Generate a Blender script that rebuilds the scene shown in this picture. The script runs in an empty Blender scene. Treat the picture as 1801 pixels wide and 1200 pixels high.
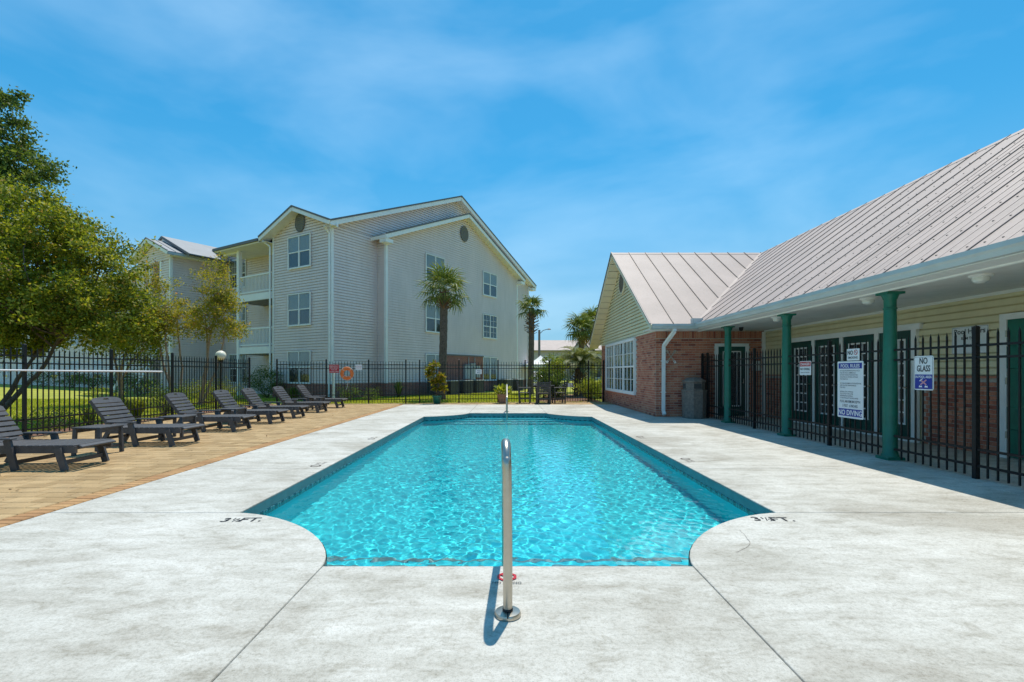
import bpy, math, random
import numpy as np
from mathutils import Vector, Matrix, Quaternion

SC = bpy.context.scene
COL = SC.collection
R = math.radians
PI = math.pi
random.seed(7)
RNG = np.random.default_rng(11)

# ------------------------------------------------------------------ camera
cam = bpy.data.cameras.new('camera')
cam_o = bpy.data.objects.new('camera', cam)
COL.objects.link(cam_o)
SC.camera = cam_o
cam_o.location = (0, 0, 1.27)
cam_o.rotation_euler = (R(90), 0, 0)
cam.sensor_width = 36.0
cam.lens = 36.0 * 860 / 1801
cam.shift_x = 7.5 / 1801
cam.shift_y = 56.0 / 1801
cam.clip_start = 0.05
cam.clip_end = 3000

# ------------------------------------------------------------------ light
SUN_DIR = Vector((0.095, 0.33, 1.0)).normalized()      # towards the sun
SUN_EL = math.asin(SUN_DIR.z)
SUN_AZ = math.atan2(SUN_DIR.x, SUN_DIR.y)
world = bpy.data.worlds.new('World')
SC.world = world
world.use_nodes = True
wn = world.node_tree
wn.nodes.clear()
w_out = wn.nodes.new('ShaderNodeOutputWorld')
w_bg = wn.nodes.new('ShaderNodeBackground')
sky = wn.nodes.new('ShaderNodeTexSky')
sky.sky_type = 'NISHITA'
sky.sun_disc = False
sky.sun_elevation = SUN_EL
sky.sun_rotation = SUN_AZ
sky.altitude = 0
sky.air_density = 1.0
sky.dust_density = 0.35
sky.ozone_density = 3.0
hs = wn.nodes.new('ShaderNodeHueSaturation')
hs.inputs['Saturation'].default_value = 1.3
hs.inputs['Value'].default_value = 1.0
tint = wn.nodes.new('ShaderNodeMix'); tint.data_type = 'RGBA'; tint.blend_type = 'MULTIPLY'
tint.inputs[0].default_value = 1.0
tint.inputs[7].default_value = (0.64, 2.16, 2.60, 1)
tc = wn.nodes.new('ShaderNodeTexCoord')
mp = wn.nodes.new('ShaderNodeMapping')
mp.inputs['Scale'].default_value = (1.0, 1.0, 2.6)
mp.inputs['Rotation'].default_value = (0.1, 0.35, 0.5)
nz = wn.nodes.new('ShaderNodeTexNoise')
nz.inputs['Scale'].default_value = 2.1
nz.inputs['Detail'].default_value = 5.0
nz.inputs['Roughness'].default_value = 0.52
nz.inputs['Distortion'].default_value = 0.3
cr = wn.nodes.new('ShaderNodeValToRGB')
cr.color_ramp.elements[0].position = 0.44
cr.color_ramp.elements[1].position = 0.78
cr.color_ramp.elements[0].color = (0, 0, 0, 1)
cr.color_ramp.elements[1].color = (0.18, 0.18, 0.18, 1)
cm = wn.nodes.new('ShaderNodeMix'); cm.data_type = 'RGBA'
cm.inputs[7].default_value = (5.6, 6.9, 7.5, 1)
L = wn.links.new
L(sky.outputs[0], hs.inputs['Color'])
sc_ = wn.nodes.new('ShaderNodeMix'); sc_.data_type = 'RGBA'; sc_.blend_type = 'MULTIPLY'
sc_.inputs[0].default_value = 1.0
sc_.inputs[7].default_value = (0.37, 0.37, 0.37, 1)
gm = wn.nodes.new('ShaderNodeGamma')                   # thin high haze evens the sky out
gm.inputs['Gamma'].default_value = 0.62
L(hs.outputs[0], sc_.inputs[6])
L(sc_.outputs[2], gm.inputs['Color'])
L(gm.outputs[0], tint.inputs[6])
L(tc.outputs['Generated'], mp.inputs[0])
L(mp.outputs[0], nz.inputs['Vector'])
L(nz.outputs['Fac'], cr.inputs[0])
L(cr.outputs[0], cm.inputs[0])
# paler haze low on the horizon
hz = wn.nodes.new('ShaderNodeMix'); hz.data_type = 'RGBA'
hz.inputs[7].default_value = (1.7, 2.65, 3.75, 1)
sep = wn.nodes.new('ShaderNodeSeparateXYZ')
ab = wn.nodes.new('ShaderNodeMath'); ab.operation = 'ABSOLUTE'
mr = wn.nodes.new('ShaderNodeMapRange'); mr.interpolation_type = 'SMOOTHSTEP'
mr.inputs['From Min'].default_value = 0.0
mr.inputs['From Max'].default_value = 0.42
mr.inputs['To Min'].default_value = 0.75
mr.inputs['To Max'].default_value = 0.0
L(tc.outputs['Generated'], sep.inputs[0])
L(sep.outputs[2], ab.inputs[0])
L(ab.outputs[0], mr.inputs['Value'])
L(mr.outputs[0], hz.inputs[0])
L(tint.outputs[2], hz.inputs[6])
L(hz.outputs[2], cm.inputs[6])
L(cm.outputs[2], w_bg.inputs['Color'])
w_bg.inputs['Strength'].default_value = 0.13
L(w_bg.outputs[0], w_out.inputs[0])

sun_l = bpy.data.lights.new('sun', 'SUN')
sun_l.energy = 2.85
sun_l.angle = R(0.53)
sun_l.color = (1.0, 0.935, 0.83)
sun_l.cycles.is_caustics_light = True          # real refraction of the sun through the water ripples
sun_o = bpy.data.objects.new('sun', sun_l)
COL.objects.link(sun_o)
sun_o.location = SUN_DIR * 60
sun_o.rotation_euler = (-SUN_DIR).to_track_quat('-Z', 'Y').to_euler()

SC.view_settings.view_transform = 'Standard'
SC.view_settings.look = 'None'
SC.view_settings.exposure = 0.70
SC.view_settings.gamma = 1.0
SC.view_settings.use_curve_mapping = False
SC.cycles.use_denoising = True
SC.cycles.max_bounces = 10
SC.cycles.transparent_max_bounces = 16
SC.cycles.sample_clamp_indirect = 6.0
SC.cycles.use_adaptive_sampling = True
SC.cycles.adaptive_threshold = 0.01


# ------------------------------------------------------------------ materials
MATS = {}


def new_mat(name):
    m = bpy.data.materials.new(name)
    m.use_nodes = True
    MATS[name] = m
    return m, m.node_tree, m.node_tree.nodes['Principled BSDF']


def c4(c):
    return (c[0], c[1], c[2], 1)


def noise(nt, scale, detail=3, rough=0.55, coord='Object', stretch=None, distortion=0):
    t = nt.nodes.new('ShaderNodeTexCoord')
    n = nt.nodes.new('ShaderNodeTexNoise')
    n.inputs['Scale'].default_value = scale
    n.inputs['Detail'].default_value = detail
    n.inputs['Roughness'].default_value = rough
    n.inputs['Distortion'].default_value = distortion
    if coord == 'World':
        g = nt.nodes.new('ShaderNodeNewGeometry')
        src = g.outputs['Position']
    else:
        src = t.outputs[coord]
    if stretch:
        mpn = nt.nodes.new('ShaderNodeMapping')
        mpn.inputs['Scale'].default_value = stretch
        nt.links.new(src, mpn.inputs[0])
        src = mpn.outputs[0]
    nt.links.new(src, n.inputs['Vector'])
    return n.outputs['Fac']


def ramp(nt, fac, stops):
    r = nt.nodes.new('ShaderNodeValToRGB')
    e = r.color_ramp.elements
    while len(e) < len(stops):
        e.new(0.5)
    for k, (p, c) in enumerate(stops):
        e[k].position = p
        e[k].color = c4(c) if len(c) == 3 else c
    nt.links.new(fac, r.inputs[0])
    return r.outputs[0]


def mix(nt, a, b, fac, mode='MIX'):
    m = nt.nodes.new('ShaderNodeMix')
    m.data_type = 'RGBA'
    m.blend_type = mode
    for v, i in ((fac, 0), (a, 6), (b, 7)):
        if isinstance(v, (int, float)):
            m.inputs[i].default_value = v
        elif isinstance(v, tuple):
            m.inputs[i].default_value = c4(v)
        else:
            nt.links.new(v, m.inputs[i])
    return m.outputs[2]


def bump(nt, bsdf, height, strength=0.3, dist=0.01):
    b = nt.nodes.new('ShaderNodeBump')
    b.inputs['Strength'].default_value = strength
    b.inputs['Distance'].default_value = dist
    nt.links.new(height, b.inputs['Height'])
    nt.links.new(b.outputs[0], bsdf.inputs['Normal'])


def piece_random(nt):
    """A value of its own for every piece, whether it is an object or an island of a joined mesh."""
    g = nt.nodes.new('ShaderNodeNewGeometry')
    oi = nt.nodes.new('ShaderNodeObjectInfo')
    a = nt.nodes.new('ShaderNodeMath'); a.operation = 'ADD'
    f = nt.nodes.new('ShaderNodeMath'); f.operation = 'FRACT'
    nt.links.new(g.outputs['Random Per Island'], a.inputs[0])
    nt.links.new(oi.outputs['Random'], a.inputs[1])
    nt.links.new(a.outputs[0], f.inputs[0])
    return f.outputs[0]


def simple(name, col, rough=0.5, metal=0.0, var=0.12, scale=8.0, bmp=0.0, coord='Object', objvar=0.0, spec=None):
    """Base colour with a mild procedural mottling."""
    m, nt, b = new_mat(name)
    f = noise(nt, scale, 4, 0.6, coord)
    lo = tuple(max(0, c * (1 - var)) for c in col)
    hi = tuple(min(1, c * (1 + var)) for c in col)
    o = ramp(nt, f, [(0.3, lo), (0.7, hi)])
    if objvar:
        oi = nt.nodes.new('ShaderNodeObjectInfo')
        g = ramp(nt, oi.outputs['Random'], [(0, (1 - objvar,) * 3), (1, (1 + objvar,) * 3)])
        o = mix(nt, o, g, 1.0, 'MULTIPLY')
    nt.links.new(o, b.inputs['Base Color'])
    b.inputs['Roughness'].default_value = rough
    b.inputs['Metallic'].default_value = metal
    if spec is not None:
        b.inputs['Specular IOR Level'].default_value = spec
    if bmp:
        f2 = noise(nt, scale * 8, 3, 0.6, coord)
        bump(nt, b, f2, bmp, 0.005)
    return m


def make_materials():
    # pool deck: bright sprayed concrete, blotched and streaked
    m, nt, b = new_mat('deck_concrete')
    big = noise(nt, 0.75, 8, 0.68, 'World', (0.8, 1.1, 1), 0.6)
    mid = noise(nt, 4.6, 10, 0.82, 'World', (0.8, 1.5, 1), 0.5)
    streak = noise(nt, 1.6, 7, 0.7, 'World', (0.4, 2.4, 1), 0.5)
    grit = noise(nt, 42, 4, 0.8, 'World')
    fine = noise(nt, 130, 3, 0.8, 'World')
    c = ramp(nt, big, [(0.36, (0.425, 0.40, 0.345)), (0.48, (0.535, 0.518, 0.465)), (0.62, (0.625, 0.61, 0.56))])
    c2 = ramp(nt, mid, [(0.38, (0.68, 0.655, 0.60)), (0.48, (0.95, 0.945, 0.93)), (0.60, (1.08, 1.085, 1.085))])
    c = mix(nt, c, c2, 0.8, 'MULTIPLY')
    c3 = ramp(nt, streak, [(0.38, (0.78, 0.77, 0.74)), (0.52, (1.0, 1.0, 1.0))])
    c = mix(nt, c, c3, 0.6, 'MULTIPLY')
    c5 = ramp(nt, grit, [(0.36, (0.70, 0.69, 0.66)), (0.50, (1.0, 1.0, 1.0)), (0.66, (1.07, 1.07, 1.07))])
    c = mix(nt, c, c5, 0.75, 'MULTIPLY')
    c4_ = ramp(nt, fine, [(0.36, (0.66, 0.65, 0.62)), (0.50, (1.0, 1.0, 1.0))])
    c = mix(nt, c, c4_, 0.6, 'MULTIPLY')
    nt.links.new(c, b.inputs['Base Color'])
    b.inputs['Roughness'].default_value = 0.85
    bump(nt, b, fine, 0.35, 0.004)

    # pavers
    for nm, a, bb in (('paver', (0.36, 0.235, 0.105), (0.50, 0.345, 0.175)), ('paver_border', (0.41, 0.215, 0.09), (0.51, 0.30, 0.13))):
        m, nt, b = new_mat(nm)
        oi = nt.nodes.new('ShaderNodeNewGeometry')
        f = noise(nt, 3.0, 5, 0.65, 'World')
        f2 = noise(nt, 60, 3, 0.7, 'World')
        base = ramp(nt, piece_random(nt), [(0, a), (0.5, tuple((x + y) / 2 for x, y in zip(a, bb))), (1, bb)])
        v = ramp(nt, f, [(0.3, (0.78, 0.77, 0.75)), (0.65, (1.08, 1.08, 1.05))])
        v2 = ramp(nt, f2, [(0.35, (0.75, 0.75, 0.75)), (0.55, (1, 1, 1))])
        o = mix(nt, mix(nt, base, v, 1.0, 'MULTIPLY'), v2, 0.6, 'MULTIPLY')
        nt.links.new(o, b.inputs['Base Color'])
        b.inputs['Roughness'].default_value = 0.85
        bump(nt, b, f2, 0.4, 0.004)
    simple('sand_bed', (0.22, 0.15, 0.08), 0.95, var=0.3, scale=30)

    # bricks
    for nm, a, mid_, bb in (('brick', (0.37, 0.105, 0.068), (0.47, 0.155, 0.098), (0.55, 0.215, 0.135)),):
        m, nt, b = new_mat(nm)
        oi = nt.nodes.new('ShaderNodeNewGeometry')
        f = noise(nt, 40, 4, 0.65, 'World')
        base = ramp(nt, piece_random(nt), [(0, a), (0.08, (0.29, 0.095, 0.07)), (0.14, mid_), (0.75, bb), (1, (0.58, 0.29, 0.19))])
        v = ramp(nt, f, [(0.3, (0.72, 0.7, 0.68)), (0.65, (1.1, 1.08, 1.05))])
        nt.links.new(mix(nt, base, v, 1.0, 'MULTIPLY'), b.inputs['Base Color'])
        b.inputs['Roughness'].default_value = 0.9
        bump(nt, b, f, 0.4, 0.004)
    simple('mortar', (0.50, 0.45, 0.39), 0.95, var=0.2, scale=25, bmp=0.3)
    m, nt, b = new_mat('far_brick')                       # plinth of the apartment block, 7 px a brick
    t = nt.nodes.new('ShaderNodeTexCoord')
    sx = nt.nodes.new('ShaderNodeSeparateXYZ'); nt.links.new(t.outputs['Object'], sx.inputs[0])
    ad = nt.nodes.new('ShaderNodeMath'); nt.links.new(sx.outputs[0], ad.inputs[0]); nt.links.new(sx.outputs[1], ad.inputs[1])
    cx = nt.nodes.new('ShaderNodeCombineXYZ'); nt.links.new(ad.outputs[0], cx.inputs[0]); nt.links.new(sx.outputs[2], cx.inputs[1])
    bt = nt.nodes.new('ShaderNodeTexBrick')
    bt.inputs['Scale'].default_value = 1.0
    bt.inputs['Brick Width'].default_value = 0.21
    bt.inputs['Row Height'].default_value = 0.075
    bt.inputs['Mortar Size'].default_value = 0.008
    bt.inputs['Color1'].default_value = (0.26, 0.075, 0.052, 1)
    bt.inputs['Color2'].default_value = (0.36, 0.115, 0.075, 1)
    bt.inputs['Mortar'].default_value = (0.30, 0.26, 0.23, 1)
    nt.links.new(cx.outputs[0], bt.inputs['Vector'])
    nt.links.new(bt.outputs['Color'], b.inputs['Base Color'])
    b.inputs['Roughness'].default_value = 0.9

    # claddings
    def siding(nm, col):
        m, nt, b = new_mat(nm)
        f = noise(nt, 0.9, 5, 0.6, 'World', (1, 1, 0.5))
        f2 = noise(nt, 6, 4, 0.6, 'World', (1.2, 1.2, 0.15))
        o = ramp(nt, f, [(0.3, tuple(x * 0.92 for x in col)), (0.7, tuple(x * 1.04 for x in col))])
        v = ramp(nt, f2, [(0.3, (0.92, 0.91, 0.89)), (0.6, (1, 1, 1))])
        nt.links.new(mix(nt, o, v, 0.8, 'MULTIPLY'), b.inputs['Base Color'])
        b.inputs['Roughness'].default_value = 0.55
    siding('grey_siding', (0.84, 0.70, 0.655))
    simple('distant_siding', (0.46, 0.42, 0.42), 0.7)
    siding('cream_siding', (0.80, 0.70, 0.45))
    siding('cream_soffit', (0.80, 0.71, 0.53))
    simple('white_trim', (0.84, 0.82, 0.79), 0.5, var=0.05, scale=3)
    simple('off_white', (0.74, 0.71, 0.67), 0.6, var=0.08, scale=3)
    simple('vent_dark', (0.16, 0.15, 0.15), 0.6)
    # metal roofs
    for nm, col in (('tan_roof', (0.43, 0.34, 0.295)), ('grey_roof', (0.30, 0.30, 0.30))):
        m, nt, b = new_mat(nm)
        f = noise(nt, 1.2, 5, 0.65, 'World', (0.7, 0.7, 0.7), 0.4)
        f2 = noise(nt, 18, 4, 0.7, 'World')
        o = ramp(nt, f, [(0.3, tuple(x * 0.86 for x in col)), (0.7, tuple(x * 1.08 for x in col))])
        v = ramp(nt, f2, [(0.32, (0.84, 0.82, 0.80)), (0.5, (1, 1, 1))])
        o = mix(nt, o, v, 0.7, 'MULTIPLY')
        oi = nt.nodes.new('ShaderNodeObjectInfo')
        g = ramp(nt, oi.outputs['Random'], [(0, (0.94, 0.94, 0.94)), (1, (1.05, 1.05, 1.05))])
        nt.links.new(mix(nt, o, g, 1.0, 'MULTIPLY'), b.inputs['Base Color'])
        b.inputs['Roughness'].default_value = 0.6
    simple('roof_edge', (0.13, 0.12, 0.12), 0.5)
    simple('seam', (0.23, 0.18, 0.155), 0.5, var=0.2)
    simple('gutter_grey', (0.50, 0.53, 0.52), 0.4, var=0.10, scale=2)
    simple('green_paint', (0.004, 0.14, 0.093), 0.4, var=0.18, scale=5)
    simple('dark_green', (0.006, 0.065, 0.050), 0.35, var=0.15, scale=4)
    simple('black_iron', (0.011, 0.011, 0.012), 0.5, var=0.3, scale=12, spec=0.3)
    m = simple('plastic_lumber', (0.074, 0.072, 0.075), 0.5, var=0.2, scale=14, bmp=0.15, objvar=0.12)
    simple('bronze_lumber', (0.055, 0.048, 0.044), 0.5, var=0.2, scale=14)
    simple('steel', (0.50, 0.455, 0.385), 0.33, 1.0, var=0.06, scale=20)
    simple('stone_grey', (0.20, 0.16, 0.135), 0.9, var=0.25, scale=16, bmp=0.5)
    simple('soot', (0.06, 0.055, 0.055), 0.8, var=0.3, scale=9)
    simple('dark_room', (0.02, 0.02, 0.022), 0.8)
    simple('blind', (0.40, 0.38, 0.36), 0.7, var=0.06)
    simple('screen', (0.055, 0.057, 0.062), 0.6, var=0.15, scale=5)
    simple('sign_white', (0.80, 0.80, 0.80), 0.35, var=0.03)
    simple('sign_blue', (0.015, 0.035, 0.30), 0.35, var=0.06)
    simple('sign_red', (0.48, 0.016, 0.024), 0.4, var=0.06)
    simple('ink', (0.012, 0.012, 0.014), 0.6)
    simple('ink_grey', (0.10, 0.10, 0.12), 0.6)
    simple('ink_worn', (0.10, 0.075, 0.065), 0.9, var=0.4, scale=30)
    simple('pink', (0.62, 0.28, 0.32), 0.5)
    simple('orange_ring', (0.80, 0.19, 0.035), 0.5, var=0.10)
    simple('rope', (0.62, 0.60, 0.54), 0.9)
    simple('pot_green', (0.015, 0.15, 0.10), 0.35)
    simple('terracotta', (0.36, 0.20, 0.13), 0.85, var=0.15)
    simple('soil', (0.05, 0.035, 0.025), 0.95)
    simple('mulch', (0.17, 0.085, 0.05), 0.95, var=0.5, scale=22, bmp=1.0)
    simple('ac_grey', (0.13, 0.13, 0.125), 0.55)
    simple('ac_top', (0.42, 0.42, 0.40), 0.5)
    simple('globe', (0.86, 0.80, 0.62), 0.25, var=0.03)
    simple('asphalt', (0.06, 0.06, 0.06), 0.9)
    simple('car_white', (0.78, 0.78, 0.78), 0.2)
    simple('tyre', (0.02, 0.02, 0.02), 0.9)
    simple('canvas', (0.80, 0.80, 0.79), 0.8)
    simple('ornament', (0.45, 0.36, 0.28), 0.7, var=0.3)
    simple('lamp_glass', (0.75, 0.75, 0.72), 0.15)
    # pool
    simple('plaster', (0.015, 0.60, 0.66), 0.7, var=0.05, scale=1.5)
    simple('step_edge', (0.45, 0.72, 0.78), 0.6, var=0.05)
    simple('coping_teal', (0.125, 0.235, 0.245), 0.6, var=0.15, scale=6)
    m, nt, b = new_mat('pool_tile')                      # dark glazed tile printed with a paler arch
    t = nt.nodes.new('ShaderNodeTexCoord')
    gr = nt.nodes.new('ShaderNodeTexWave'); gr.wave_type = 'RINGS'; gr.rings_direction = 'Y'
    gr.inputs['Scale'].default_value = 6.0
    gr.inputs['Distortion'].default_value = 1.0
    mpn = nt.nodes.new('ShaderNodeMapping'); mpn.inputs['Location'].default_value = (0.0, 0, 0.05)
    nt.links.new(t.outputs['Object'], mpn.inputs[0]); nt.links.new(mpn.outputs[0], gr.inputs[0])
    nt.links.new(ramp(nt, gr.outputs['Fac'], [(0.45, (0.012, 0.05, 0.065)), (0.75, (0.08, 0.21, 0.23))]), b.inputs['Base Color'])
    b.inputs['Roughness'].default_value = 0.2
    # water: clear refracting surface with a faint cyan body colour
    m = bpy.data.materials.new('water'); MATS['water'] = m; m.use_nodes = True
    nt = m.node_tree; nt.nodes.clear()
    o = nt.nodes.new('ShaderNodeOutputMaterial')
    g = nt.nodes.new('ShaderNodeBsdfGlass')
    g.inputs['IOR'].default_value = 1.33
    g.inputs['Roughness'].default_value = 0.0
    g.inputs['Color'].default_value = (0.93, 0.99, 1.0, 1)
    nt.links.new(g.outputs[0], o.inputs[0])
    # window glass: thin clear pane, reflects at grazing angles
    m = bpy.data.materials.new('window_glass'); MATS['window_glass'] = m; m.use_nodes = True
    nt = m.node_tree; nt.nodes.clear()
    o = nt.nodes.new('ShaderNodeOutputMaterial')
    lw = nt.nodes.new('ShaderNodeLayerWeight')
    pw = nt.nodes.new('ShaderNodeMath'); pw.operation = 'POWER'; pw.inputs[1].default_value = 3.5
    fr = nt.nodes.new('ShaderNodeMath'); fr.operation = 'MULTIPLY_ADD'; fr.inputs[1].default_value = 0.7; fr.inputs[2].default_value = 0.05
    nt.links.new(lw.outputs['Facing'], pw.inputs[0]); nt.links.new(pw.outputs[0], fr.inputs[0])
    tr = nt.nodes.new('ShaderNodeBsdfTransparent'); tr.inputs[0].default_value = (0.86, 0.89, 0.89, 1)
    gs = nt.nodes.new('ShaderNodeBsdfGlossy'); gs.inputs['Roughness'].default_value = 0.02
    mx = nt.nodes.new('ShaderNodeMixShader')
    nt.links.new(fr.outputs[0], mx.inputs[0]); nt.links.new(tr.outputs[0], mx.inputs[1]); nt.links.new(gs.outputs[0], mx.inputs[2])
    nt.links.new(mx.outputs[0], o.inputs[0])

    # ground
    m, nt, b = new_mat('lawn')
    f = noise(nt, 0.35, 5, 0.6, 'World')
    f2 = noise(nt, 9, 5, 0.7, 'World')
    c = ramp(nt, f, [(0.3, (0.27, 0.31, 0.03)), (0.7, (0.41, 0.40, 0.05))])
    v = ramp(nt, f2, [(0.3, (0.7, 0.72, 0.6)), (0.65, (1.1, 1.08, 1.0))])
    nt.links.new(mix(nt, c, v, 1.0, 'MULTIPLY'), b.inputs['Base Color'])
    b.inputs['Roughness'].default_value = 0.95
    bump(nt, b, f2, 0.8, 0.05)

    # leaves
    def leaf(nm, stops, transl=0.45):
        m = bpy.data.materials.new(nm); MATS[nm] = m; m.use_nodes = True
        nt = m.node_tree; nt.nodes.clear()
        o = nt.nodes.new('ShaderNodeOutputMaterial')
        g = nt.nodes.new('ShaderNodeNewGeometry')
        col = ramp(nt, g.outputs['Random Per Island'], stops)
        f = noise(nt, 1.7, 3, 0.6, 'World')
        v = ramp(nt, f, [(0.35, (0.62, 0.72, 0.65)), (0.65, (1.25, 1.16, 1.05))])
        col = mix(nt, col, v, 1.0, 'MULTIPLY')
        d = nt.nodes.new('ShaderNodeBsdfPrincipled')
        d.inputs['Roughness'].default_value = 0.55
        d.inputs['Specular IOR Level'].default_value = 0.35
        t = nt.nodes.new('ShaderNodeBsdfTranslucent')
        mx = nt.nodes.new('ShaderNodeMixShader'); mx.inputs[0].default_value = transl
        nt.links.new(col, d.inputs['Base Color'])
        nt.links.new(mix(nt, col, (1.3, 1.25, 0.6), 1.0, 'MULTIPLY'), t.inputs[0])
        nt.links.new(d.outputs[0], mx.inputs[1]); nt.links.new(t.outputs[0], mx.inputs[2])
        nt.links.new(mx.outputs[0], o.inputs[0])
    leaf('leaf_myrtle', [(0, (0.075, 0.12, 0.014)), (0.4, (0.20, 0.245, 0.024)), (0.9, (0.38, 0.39, 0.045)), (1, (0.45, 0.28, 0.08))])
    leaf('leaf_dark', [(0, (0.056, 0.104, 0.024)), (0.6, (0.120, 0.184, 0.038)), (1, (0.208, 0.248, 0.058))])
    leaf('leaf_golden', [(0, (0.20, 0.22, 0.022)), (0.6, (0.40, 0.36, 0.04)), (0.92, (0.52, 0.42, 0.06)), (1, (0.55, 0.24, 0.12))])
    leaf('leaf_seed', [(0, (0.16, 0.085, 0.04)), (1, (0.26, 0.13, 0.06))], 0.2)
    leaf('leaf_shrub', [(0, (0.048, 0.088, 0.022)), (0.6, (0.104, 0.168, 0.032)), (1, (0.208, 0.272, 0.048))])
    leaf('leaf_bright', [(0, (0.144, 0.192, 0.022)), (1, (0.384, 0.416, 0.056))])
    leaf('leaf_palm', [(0, (0.08, 0.12, 0.022)), (0.6, (0.15, 0.20, 0.04)), (1, (0.30, 0.31, 0.08))], 0.35)
    leaf('leaf_pindo', [(0, (0.10, 0.12, 0.04)), (0.7, (0.22, 0.24, 0.09)), (1, (0.36, 0.37, 0.20))], 0.3)
    leaf('leaf_croton', [(0, (0.13, 0.16, 0.012)), (0.55, (0.34, 0.31, 0.022)), (0.85, (0.42, 0.28, 0.05)), (1, (0.40, 0.16, 0.06))])
    leaf('leaf_dead', [(0, (0.30, 0.17, 0.05)), (1, (0.45, 0.28, 0.09))])
    leaf('grass_blade', [(0, (0.28, 0.34, 0.03)), (1, (0.52, 0.52, 0.07))])
    simple('bark', (0.12, 0.085, 0.065), 0.9, var=0.35, scale=10, bmp=0.6)
    simple('bark_pale', (0.36, 0.24, 0.17), 0.8, var=0.3, scale=6, bmp=0.3)
    simple('palm_bark', (0.14, 0.10, 0.075), 0.95, var=0.4, scale=14, bmp=0.8)
    simple('palm_boot', (0.17, 0.10, 0.06), 0.95, var=0.45, scale=16)


make_materials()
M = MATS


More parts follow.
